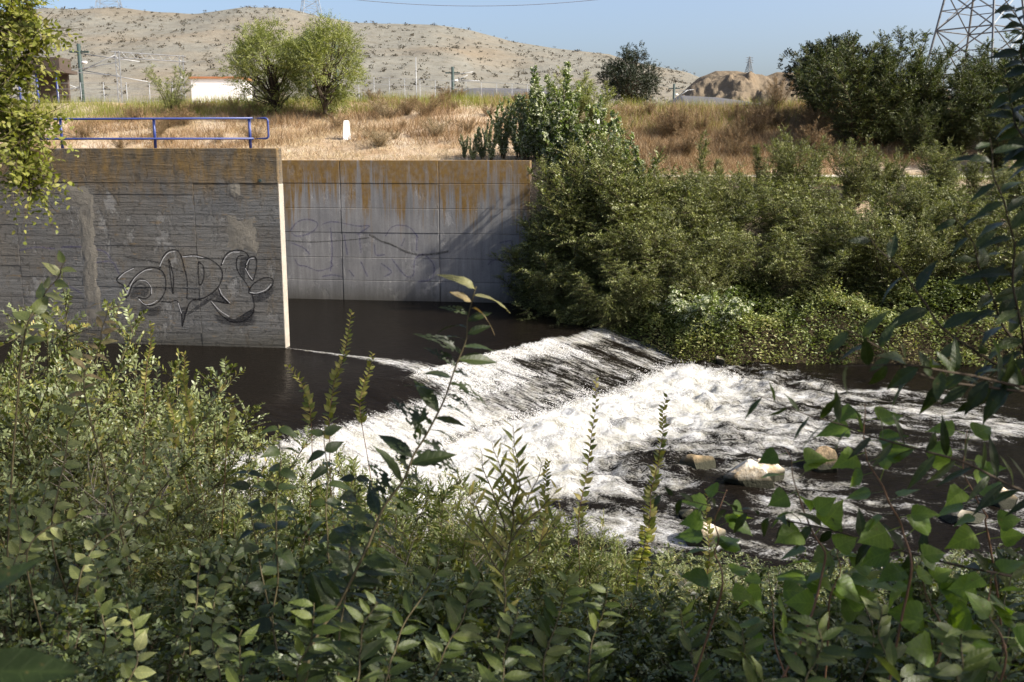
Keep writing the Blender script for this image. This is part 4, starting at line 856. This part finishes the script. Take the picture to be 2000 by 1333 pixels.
for q, (px, top, d) in enumerate(((-20, 1010, 4.4), (120, 1120, 4.2), (260, 1120, 4.4), (400, 1110, 4.3), (520, 1030, 4.6), (640, 1060, 4.4), (760, 1110, 4.2), (870, 1130, 4.4), (980, 1170, 4.3), (1100, 1170, 4.6), (1220, 1210, 4.4), (1340, 1220, 4.6), (1460, 1200, 4.4), (1570, 1170, 4.2), (1680, 1150, 4.0), (1790, 1130, 4.1), (1900, 1110, 4.0), (2010, 1090, 4.0), (330, 1230, 3.4), (60, 1220, 3.3), (720, 1230, 3.3), (1020, 1260, 3.4), (1750, 1230, 3.2), (1560, 1260, 3.2), (1930, 1220, 3.1))):
    t_ = P(px, top, d); g = float(G(t_[0], t_[1])); s_ = max(.3, (t_[2]-g)/1.6); w_ = np.clip(s_, .6, 1.1); k = q % 3
    if q < 3: place(bs[k], t_[0], t_[1], q, (w_, w_, s_))
    else: dup(bs[k], (t_[0], t_[1], g-.05), q*1.7, (w_, w_, s_))
NVL = 'yellow-green narrow-leaved willow shrub among the foreground stems'; NVG = 'narrow-leaved shrubs in the foreground'
nv = [shrub('narrow_leaved_shrub', NVL, 'shrub', 560+k, 1.9, .7, 11, 24, 12, .085, .019, M['grassgreen'], droop=.12, shape='o', twig=.42, low=.15, wood='stem', group=NVG, upright=1.3) for k in range(3)]
for q, (px, top, d) in enumerate(((590, 930, 6.8), (680, 890, 7.4), (770, 900, 6.6), (850, 960, 6.2), (930, 930, 7.0), (1080, 985, 7.2), (1150, 1010, 6.4), (1000, 1030, 6.0), (1240, 1060, 7.0), (1330, 1100, 6.8), (1440, 1120, 7.2), (470, 930, 7.6), (380, 900, 7.0), (700, 1040, 5.2), (900, 1090, 5.2), (1120, 1110, 5.4), (1380, 1190, 5.4), (540, 1010, 5.4), (250, 960, 6.0))):
    t_ = P(px, top, d); g = float(G(t_[0], t_[1])); s_ = max(.4, (t_[2]-g)/1.85); w_ = np.clip(s_, .7, 1.15); k = q % 3
    if q < 3: place(nv[k], t_[0], t_[1], q, (w_, w_, s_))
    else: dup(nv[k], (t_[0], t_[1], g-.05), q*1.7, (w_, w_, s_))
UPL = 'tall leafy stem rising through the foreground undergrowth'; UPG = 'leafy stems in the foreground undergrowth'
us = [shrub('leafy_stem_plant', UPL, 'plant', 540+k, 1.5, .28, 4, 22, 9, .075, .024, M['broad'], droop=.1, shape='o', twig=.3, low=.15, wood='stem', group=UPG, upright=1.2) for k in range(3)]
for q in range(46):
    px = 380 + q*36 + rb.uniform(-25, 25); d = rb.uniform(4.2, 7.5); top = (1000 if px < 1000 else 1080) + rb.uniform(-60, 110); t_ = P(px, top, d); g = float(G(t_[0], t_[1])); s_ = max(.4, (t_[2]-g)/1.5); w_ = np.clip(s_, .7, 1.2); k = q % 3
    if q < 3: place(us[k], t_[0], t_[1], q, (w_, w_, s_))
    else: dup(us[k], (t_[0], t_[1], g-.05), q*1.7, (w_, w_, s_))
dt = shrub('dead_twig_bush', 'bare grey dead twigs sticking out of the near shrubs', 'bush', 580, 1.6, .7, 9, 16, 1, .02, .008, M['rust_weed'], droop=.1, twig=.5, low=.2, wood='dead', upright=1.0)
t_ = P(830, 960, 6.4); place(dt, t_[0], t_[1], 0, (1, 1, max(.5, (t_[2]-float(G(t_[0], t_[1])))/1.6)))
for px, top, d, lb in ((200, 760, 6.6, 'bare grey dead twigs among the shrubs by the graffiti wall'), (1420, 1090, 6.8, 'bare grey dead twigs beside the grassy water edge'), (560, 1080, 4.6, 'bare grey dead twigs between the dark arching stems'), (1700, 1130, 5.0, 'bare grey dead twigs under the poplar suckers')):
    t_ = P(px, top, d); g = float(G(t_[0], t_[1])); dup(dt, (t_[0], t_[1], g-.05), px*.01, (1, 1, max(.5, (t_[2]-g)/1.6)), lb)
def bladeset(name, n, x0, x1, y0, y1, h, mat, seed, label):
    rg = np.random.default_rng(seed); pts = np.stack([rg.uniform(x0, x1, n), rg.uniform(y0, y1, n), np.zeros(n)], 1); blades(name, 0, pts, h*.5, h, .012, mat, .55, seed, label, 'grass', 8, .1)
bladeset('near_grass', 1500, 1.0, 5.0, 9.5, 15.5, .55, M['grassgreen'], 61, 'bright green grass at the water edge of the near bank')

# ------------------------------------------------------------------ large leaves, each one its own piece
def leaf_shape(name, prof, ns_=9, curl=.25, fold=.2, wav=.0, petiole=0.0, holes=0, seed=0, cols_=2):
    rr_ = np.random.default_rng(seed); t = np.linspace(0, 1, ns_); hw = np.interp(t, [p[0] for p in prof], [p[1] for p in prof]); V = []; T = []; lat = np.linspace(-1, 1, 2*cols_+1); k = len(lat)
    for i in range(ns_):
        for l in lat:
            y = l*hw[i]*(1+wav*rr_.uniform(-1, 1)); V.append((t[i]+petiole, y, -curl*t[i]**2 + fold*abs(y) + wav*.25*rr_.uniform(-1, 1)*abs(l)))
    hole = set()
    while len(hole) < holes: hole.add((rr_.integers(2, ns_-2), rr_.integers(0, k-1)))
    for i in range(ns_-1):
        for j in range(k-1):
            if (i, j) in hole: continue
            a = i*k+j; T += [(a, a+k, a+k+1), (a, a+k+1, a+1)]
    if petiole:
        n = len(V); V += [(0, -.012, .02), (0, .012, .02), (petiole+.02, .012, 0), (petiole+.02, -.012, 0)]; T += [(n, n+2, n+1), (n, n+3, n+2)]
    return tri_mesh(name, V, T, smooth=True)
LANCE = [(0,.0),(.08,.07),(.3,.17),(.5,.18),(.75,.11),(.92,.035),(1,0)]
OVATE = [(0,.0),(.06,.12),(.25,.27),(.45,.29),(.7,.19),(.9,.06),(1,0)]
DELT = [(0,.06),(.02,.22),(.07,.38),(.15,.47),(.25,.49),(.36,.46),(.48,.39),(.6,.3),(.72,.2),(.84,.1),(.93,.035),(1,0)]
NARROW = [(0,.0),(.1,.05),(.35,.105),(.6,.095),(.85,.035),(1,0)]
def kit(name, prof, mat, n=3, **kw):
    out = []
    for k in range(n):
        m = leaf_shape(name, prof, seed=k+7, curl=kw.get('curl', .25)*(.5+.6*k), fold=kw.get('fold', .2), wav=kw.get('wav', .06), petiole=kw.get('petiole', 0), holes=kw.get('holes', 0) if k else 0, ns_=kw.get('ns', 9), cols_=kw.get('cols', 2)); m.materials.append(mat); out.append(m)
    return out
K = {'lance': kit('lance_leaf', LANCE, M['leaf_mid']), 'holed': kit('holed_leaf', LANCE, M['leaf_shaded'], holes=26, ns=17, cols=3, curl=.5), 'ovate': kit('ovate_leaf', OVATE, M['leaf_grey']), 'ovate_dark': kit('ovate_dark_leaf', OVATE, M['leaf_shaded'], curl=.5),
     'poplar': kit('poplar_leaf', DELT, M['leaf_poplar'], n=5, petiole=.5, curl=.22, fold=.14, ns=15, wav=.075), 'dry': kit('dry_leaf', LANCE, M['leaf_dry'], curl=.6, wav=.14), 'willow': kit('willow_leaf', NARROW, M['leaf_willow'], curl=.12), 'yellow': kit('yellow_leaf', OVATE, M['leaf_yellow']),
     'close': kit('close_leaf', LANCE, M['leaf_close_shaded'], curl=.12, ns=13), 'lance_dark': kit('lance_dark_leaf', LANCE, M['leaf_shaded'], n=4, curl=.35, wav=.1), 'narrow_dark': kit('narrow_dark_leaf', NARROW, M['leaf_shaded'], curl=.2), 'small': kit('small_leaf', OVATE, M['leaf_willow'], ns=6, cols=1)}
ro = random.Random(33)
def leafy(name, label, cat, way, kind, n, size, droop=.3, stem='stem', r0=.006, u0=0.0, u1=1.0, parent=None, group=None, to_ground=True, opposite=False, up=.2, topkind=None, top_n=0, petal=None, taper=.35, dirbias=None):
    """stem through WAY (tip first: grid x, y, distance), leaves along it, each an object"""
    pts = [Vector(P(*q)) for q in way][::-1]
    if to_ground:
        b = pts[0].copy(); gz = float(G(b.x, b.y))
        if gz < b.z-.05:
            d = (pts[1]-pts[0]).normalized(); b2 = Vector((b.x - d.x*.5 + ro.uniform(-.35,.35), b.y + ro.uniform(-.2,.3), gz)); b2.z = float(G(b2.x, b2.y))-.03; pts = [b2, b2.lerp(b, .5)+Vector((ro.uniform(-.12,.12),.03,-.05))] + pts
    nb = len(pts)-len(way); c = smooth_pts(np.array(pts), 8); k = len(c); w0 = ro.uniform(0, 9); c = c + .018*np.stack([vnoise(np.arange(k)*.22+w0, np.zeros(k), 1)-.5, vnoise(np.arange(k)*.22+w0, np.zeros(k), 2)-.5, np.zeros(k)], 1)*2; mb = MB(); o_ = Vector(c[0])
    rad = [r0*(1-.75*i/(k-1)) for i in range(k)]; mb.tube([Vector(q)-o_ for q in c], rad, 6)
    if parent is None:
        root = thing(name, label, cat, o_, 0, group); mb.build('stem', M[stem], root, True); lp = root
    else: lp = mb.build('branch', M[stem], parent, True); lp.location = o_ - parent.location; root = lp
    seg = np.linalg.norm(np.diff(c, axis=0), axis=1); s = np.concatenate([[0], np.cumsum(seg)]); sb = s[8*nb] if nb > 0 else 0; Ls = s[-1]-sb
    for q in range(n):
        u = u0 + (u1-u0)*((q//2*2 if opposite else q)+.5)/n; ss = sb + Ls*(1-u); i = int(np.clip(np.searchsorted(s, ss), 1, k-1)); f = (ss-s[i-1])/max(1e-6, s[i]-s[i-1]); p = Vector(c[i-1]).lerp(Vector(c[i]), f)
        tan = Vector(c[i]-c[i-1]).normalized(); az = (q % 2)*math.pi + ro.uniform(-.7, .7) + (.9*(q//2) if opposite else 0)
        ref = tan.cross(Vector((0,1,.15))).normalized(); bi = tan.cross(ref).normalized(); sd = ref*math.cos(az)+bi*math.sin(az)*.75
        ax = (sd + tan*(.55 if not opposite else .3) + Vector((0,0,up-droop)) + Vector((ro.gauss(0,.15), ro.gauss(0,.15), ro.gauss(0,.12))))
        if dirbias: ax += Vector(dirbias)
        ax.normalize(); nr = Vector((ro.gauss(.1,.45), ro.gauss(-.5,.45), .9)); nr = (nr - ax*nr.dot(ax)).normalized(); sy = nr.cross(ax)
        kk = topkind if (topkind and q < top_n) else kind; me = K[kk][ro.randrange(len(K[kk]))]; sz = size*ro.uniform(.75, 1.15)*(1-taper*(1-u)**2 if taper else 1)
        ob = bpy.data.objects.new('leaf', me); COL.objects.link(ob); ob.parent = lp
        ob.matrix_local = Matrix.Translation(p - o_) @ Matrix((ax, sy, nr)).transposed().to_4x4() @ Matrix.Diagonal((sz, sz, sz, 1))
    return root

# tall plant with insect-eaten leaves in front of the weir
leafy('holed_leaf_plant', 'tall dark stem with insect-eaten leaves standing out against the white foam', 'plant', [(935,560,3.2),(915,640,3.2),(885,730,3.2),(845,830,3.2),(790,920,3.15),(730,1030,3.1),(660,1180,3.05),(600,1330,3.0)], 'holed', 66, .155, droop=.3, r0=.0075, topkind='dry', top_n=4, taper=.35)
# dark opposite-leaved stems
for k, (w_, n) in enumerate((([(545,830,3.6),(540,930,3.6),(535,1050,3.6),(540,1200,3.6),(540,1340,3.5)], 26), ([(632,840,3.7),(638,950,3.7),(640,1080,3.6),(636,1250,3.6)], 24), ([(480,920,3.9),(500,1050,3.9),(520,1200,3.8)], 20), ([(700,930,3.3),(690,1030,3.3),(670,1180,3.2),(660,1330,3.1)], 22))):
    leafy('dark_leaf_stem', ('dark arching-leaved stem seen against the foam, next to the small-leaved shrubs', 'second dark arching-leaved stem, beside the insect-eaten plant', 'short dark arching-leaved stem on the shrub side of its row', 'dark leafy stem tangled with the insect-eaten plant')[k], 'plant', w_, 'ovate_dark', n, .105, droop=.15, opposite=True, up=.1, group=None)
# grey-green leaved suckers at the left
GL = 'grey-green broad-leaved sucker leaning through the small-leaved shrubs'; GG = 'grey-green suckers among the near shrubs'
for w_, n in (([(265,925,4.0),(200,965,4.0),(140,1010,3.95),(60,1080,3.9)], 18), ([(330,985,3.8),(260,1010,3.8),(200,1060,3.7),(150,1150,3.6)], 18), ([(380,1030,3.9),(390,1090,3.9),(380,1180,3.8),(370,1290,3.7)], 18), ([(180,1090,3.5),(190,1150,3.5),(200,1230,3.4),(200,1330,3.4)], 20),
              ([(290,1060,4.2),(230,1100,4.2),(180,1150,4.1)], 16), ([(460,1060,4.0),(440,1120,4.0),(420,1230,3.9)], 16), ([(100,900,4.6),(80,980,4.5),(40,1100,4.4)], 16), ([(330,840,5.0),(290,900,5.0),(250,1000,4.9)], 16), ([(30,960,4.2),(40,1040,4.2),(20,1150,4.1)], 16), ([(240,1180,3.2),(260,1250,3.2),(250,1340,3.1)], 16), ([(430,1180,3.4),(420,1250,3.4),(430,1340,3.3)], 16)):
    leafy('grey_green_sucker', GL, 'plant', w_, 'ovate', n, .074, droop=.1, group=GG, r0=.005)
# sprigs with dry leaves, left
leafy('dry_topped_stem', 'stem with curled brown leaves in front of the graffiti', 'plant', [(212,590,4.6),(200,640,4.6),(185,700,4.6),(165,790,4.5)], 'dry', 18, .085, droop=.25, r0=.005, taper=.2)
leafy('leaning_stem', 'leaning stem with a few broad leaves in front of the divider wall', 'plant', [(128,508,4.4),(105,550,4.4),(75,600,4.4),(40,680,4.3)], 'ovate', 14, .1, droop=.2, r0=.006)
leafy('leaning_stem', 'stem with pale drooping leaves between the small-leaved shrubs', 'plant', [(160,690,4.6),(150,790,4.6),(130,900,4.5),(100,1040,4.4)], 'ovate', 18, .1, droop=.35, r0=.006)
# small-leaved upright sprigs
SG = 'upright small-leaved sprigs on the near bank'; SL = 'thin upright sprig with small ascending leaves rising above the shrubs'
for w_, n, dn in (([(686,610,6.2),(672,680,6.2),(655,760,6.2),(640,860,6.1)], 46, 0), ([(560,715,6.4),(590,760,6.4),(605,830,6.3)], 26, 0), ([(725,690,6.6),(715,750,6.6),(705,830,6.5)], 30, 0), ([(357,690,7.0),(362,760,7.0),(372,840,6.9)], 40, 0), ([(322,750,7.2),(335,810,7.2),(350,880,7.1)], 30, 0), ([(452,770,6.4),(446,810,6.4),(440,880,6.3)], 20, 0), ([(295,630,7.4),(290,700,7.4),(280,800,7.3)], 36, 0), ([(1300,775,5.6),(1290,850,5.6),(1278,950,5.6),(1262,1060,5.5)], 56, 0), ([(1170,735,6.0),(1158,830,6.0),(1145,930,6.0),(1130,1030,5.9)], 34, 0), ([(1380,960,6.4),(1385,1050,6.4),(1375,1130,6.3)], 30, 0), ([(1075,900,6.2),(1062,980,6.2),(1050,1080,6.1)], 36, 0)):
    leafy('leafy_sprig', SL, 'sprig', w_, 'small', int(n*1.3), .062, droop=0, up=.55, group=SG, r0=.004, stem='stem_red', taper=.5)
# fan-shaped willow sapling in front of the foam
fan = leafy('willow_sapling', 'willow sapling with a fan of ascending narrow leaves against the foam', 'sapling', [(1004,828,3.4),(1006,900,3.4),(1000,990,3.4),(990,1080,3.4),(985,1200,3.35)], 'willow', 30, .085, droop=0, up=.5, r0=.005)
for w_ in ([(930,875,3.38),(950,940,3.39),(985,1040,3.4)], [(900,930,3.36),(930,1000,3.38),(980,1080,3.4)], [(960,860,3.42),(975,930,3.41),(995,1010,3.4)], [(1060,900,3.42),(1035,960,3.41),(1000,1030,3.4)], [(1085,950,3.38),(1050,1000,3.39),(995,1060,3.4)], [(1100,1000,3.4),(1060,1050,3.4),(992,1110,3.4)], [(890,985,3.42),(930,1050,3.41),(985,1130,3.4)], [(1010,860,3.36),(1010,930,3.38),(1000,1000,3.4)]):
    leafy('', '', '', w_, 'willow', 15, .075, droop=0, up=.5, r0=.0035, parent=fan, to_ground=False)
# vine clump
leafy('yellow_vine', 'bright yellow-green vine clump at the water edge of the near bank', 'vine', [(1262,1030,5.4),(1255,1080,5.4),(1245,1130,5.4),(1250,1180,5.3)], 'yellow', 60, .06, droop=.5, r0=.005)
# poplar suckers
PS = [([(1543,878,2.9),(1548,930,2.9),(1568,990,2.9),(1590,1050,2.9),(1600,1160,2.85)], 15, 'poplar sucker with heart-shaped leaves in front of the large pale boulder'),
      ([(1690,790,2.7),(1700,880,2.7),(1730,970,2.7),(1765,1040,2.7),(1775,1170,2.65)], 19, 'tall poplar sucker with the largest sunlit heart-shaped leaves over the dark shallows'),
      ([(1880,840,3.1),(1890,920,3.1),(1915,1000,3.1),(1930,1060,3.1)], 14, 'poplar sucker with sunlit leaves beside the flat pale stone slab'),
      ([(1420,960,3.1),(1400,1010,3.1),(1395,1070,3.1),(1400,1160,3.05)], 14, 'low poplar sucker in front of the pale rock in the shallows'),
      ([(1640,1075,3.0),(1630,1130,3.0),(1625,1200,3.0)], 12, 'short poplar sucker below the thin dark branch'),
      ([(1500,1120,3.3),(1510,1190,3.3),(1520,1280,3.2)], 12, 'shaded poplar sucker near the grassy water edge'),
      ([(1800,1100,2.7),(1810,1180,2.7),(1830,1290,2.6)], 16, 'shaded poplar sucker deep among the dark leaves'),
      ([(1930,1120,2.6),(1940,1200,2.6),(1950,1300,2.5)], 16, 'dark poplar sucker under the overhanging tree')]
for w_, n, lb in PS: leafy('poplar_sucker', lb, 'poplar', w_, 'poplar', n, .09, droop=.55, up=.1, stem='stem_red', r0=.005, taper=.15)
# bramble-like dark undergrowth bottom right and bottom centre
UG = 'dark broad-leaved undergrowth in the foreground shade'; UL = 'dark broad-leaved shoot in the shaded foreground undergrowth'
for w_, n in (([(1330,1190,3.2),(1340,1260,3.2),(1360,1340,3.1)], 18), ([(1450,1230,2.7),(1460,1300,2.7),(1470,1370,2.6)], 16), ([(1600,1220,2.4),(1590,1290,2.4),(1580,1370,2.4)], 18), ([(1720,1190,2.5),(1730,1270,2.5),(1740,1370,2.4)], 18), ([(1880,1230,2.2),(1880,1300,2.2),(1880,1380,2.2)], 18), ([(1560,1140,3.4),(1570,1200,3.4),(1590,1300,3.3)], 16), ([(1680,1110,3.2),(1690,1180,3.2),(1700,1280,3.1)], 18),
              ([(860,1080,3.0),(830,1150,3.0),(780,1260,2.9),(740,1350,2.8)], 22), ([(940,1130,3.1),(900,1200,3.1),(850,1310,3.0)], 20), ([(1110,1130,3.2),(1090,1210,3.2),(1060,1330,3.1)], 20), ([(1010,1200,2.9),(990,1270,2.9),(960,1370,2.8)], 18), ([(730,1180,2.7),(710,1260,2.7),(690,1360,2.6)], 18), ([(1180,1150,3.4),(1170,1230,3.4),(1150,1340,3.3)], 18), ([(610,1180,2.8),(600,1260,2.8),(590,1360,2.8)], 18), ([(480,1230,2.9),(470,1300,2.9),(460,1380,2.8)], 16), ([(1980,1080,3.0),(1970,1160,3.0),(1960,1260,2.9)], 18)):
    leafy('undergrowth_shoot', UL, 'plant', w_, 'lance', n, .1, droop=.15, up=.25, group=UG, r0=.005)
# two big leaves close by, bottom left, with shade put into their colour
cl = leafy('close_leaf_plant', 'plant with big spotted leaves darkened as if shaded, close by at the lower left', 'plant', [(-90,1190,1.4),(-110,1260,1.4),(-120,1360,1.4)], 'close', 2, .2, droop=.15, dirbias=(1.6,.2,-.2), r0=.008, taper=0)

# ------------------------------------------------------------------ trees whose boughs reach into the view
RT = tree('shade_tree', 'dark shading tree whose boughs hang in from the right', 'tree', 700, 7.2, 6.6, 1.8, M['olive'], .1, .05, 78, 38, 12, .15, nlimb=9, fill_=.95, lump=.24, twig=.08); RT.location = (5.1, 2.2, float(G(5.1, 2.2))-.05)
for w_, kd, n, sz in (([(1480,775,2.6),(1600,820,2.6),(1740,860,2.65),(1880,905,2.7),(2040,980,2.8)], 'narrow_dark', 30, .12), ([(1640,640,2.4),(1730,690,2.45),(1830,740,2.5),(1960,760,2.6),(2080,770,2.7)], 'lance_dark', 20, .105),
                      ([(1650,715,2.3),(1760,712,2.35),(1870,730,2.45),(2000,760,2.6)], 'lance_dark', 14, .105), ([(1930,270,2.5),(1960,380,2.5),(1970,500,2.55),(1990,640,2.6),(2020,760,2.7)], 'lance_dark', 30, .105), ([(1860,420,2.6),(1910,520,2.6),(1950,620,2.65),(2010,720,2.7)], 'lance_dark', 18, .1),
                      ([(1690,450,2.6),(1760,540,2.6),(1850,640,2.65),(1950,720,2.7)], 'lance_dark', 9, .11), ([(1290,962,2.9),(1450,1000,2.9),(1600,1030,2.9),(1760,1080,2.9),(1980,1130,2.9)], 'lance_dark', 34, .09), ([(1985,10,3.4),(1995,90,3.4),(2020,180,3.4)], 'ovate_dark', 20, .09), ([(1960,170,3.5),(1990,240,3.5),(2030,330,3.5)], 'ovate_dark', 24, .09)):
    leafy('', '', '', w_, kd, n, sz, droop=.3, stem='bark', r0=.0045, parent=RT, to_ground=False)
LT = tree('elm_tree', 'yellow-green elm tree whose small-leaved bough hangs in from the left', 'tree', 701, 6.0, 3.2, 1.8, M['yellow'], .055, .026, 46, 40, 13, .3, fill_=.9, lump=.34, twig=.09); LT.location = (-5.75, 6.6, float(G(-5.75, 6.6))-.05)
def bough(root, way, seed, nt_, ll, lw, leaf, droop, tw, nl=12):
    rg = np.random.default_rng(seed); c = smooth_pts(np.array([P(*q) for q in way])[::-1], 8); o_ = np.array(root.location); mb = MB().tube([tuple(q-o_) for q in c], [.014*(1-.8*i/len(c)) for i in range(len(c))], 6); b = mb.build('bough', M['bark'], root, True)
    i = rg.integers(0, len(c), nt_); o = c[i]-o_ + rg.normal(0, .02, (nt_, 3)); d = unit(rg.normal(0, 1, (nt_, 3)) + np.array([.1, 0, .0])); L = tw*rg.uniform(.4, 1.1, nt_)
    p, ax, nr, l_, w_ = twigs_to_leaves(rg, o, d, L, nl, ll, lw, droop); V, T, q = leaf_mesh_arrays(p, ax, nr, l_, w_, 'o'); obj('foliage', tri_mesh('bough_foliage', V, T, np.repeat(rg.uniform(0, 1, len(p)), q)), leaf, b, kind='stuff')
    v2, t2 = stick_arrays(o, o+d*L[:, None], np.full(nt_, .003), np.full(nt_, .001)); obj('twigs', tri_mesh('bough_twigs', v2, t2), M['twig'], b, kind='stuff')
bough(LT, [(60,375,6.0),(50,320,6.0),(20,250,6.1),(-40,180,6.2),(-160,120,6.4)], 801, 150, .05, .028, M['yellow'], .45, .3)
bough(LT, [(75,60,6.2),(50,110,6.2),(20,150,6.2),(-60,160,6.3),(-170,140,6.5)], 802, 150, .05, .028, M['yellow'], .4, .3)
bough(LT, [(70,235,6.1),(30,240,6.1),(-40,200,6.2),(-160,140,6.4)], 804, 120, .05, .028, M['yellow'], .45, .3)
bough(LT, [(40,10,6.3),(0,60,6.3),(-100,120,6.5)], 803, 150, .05, .028, M['yellow'], .4, .3)
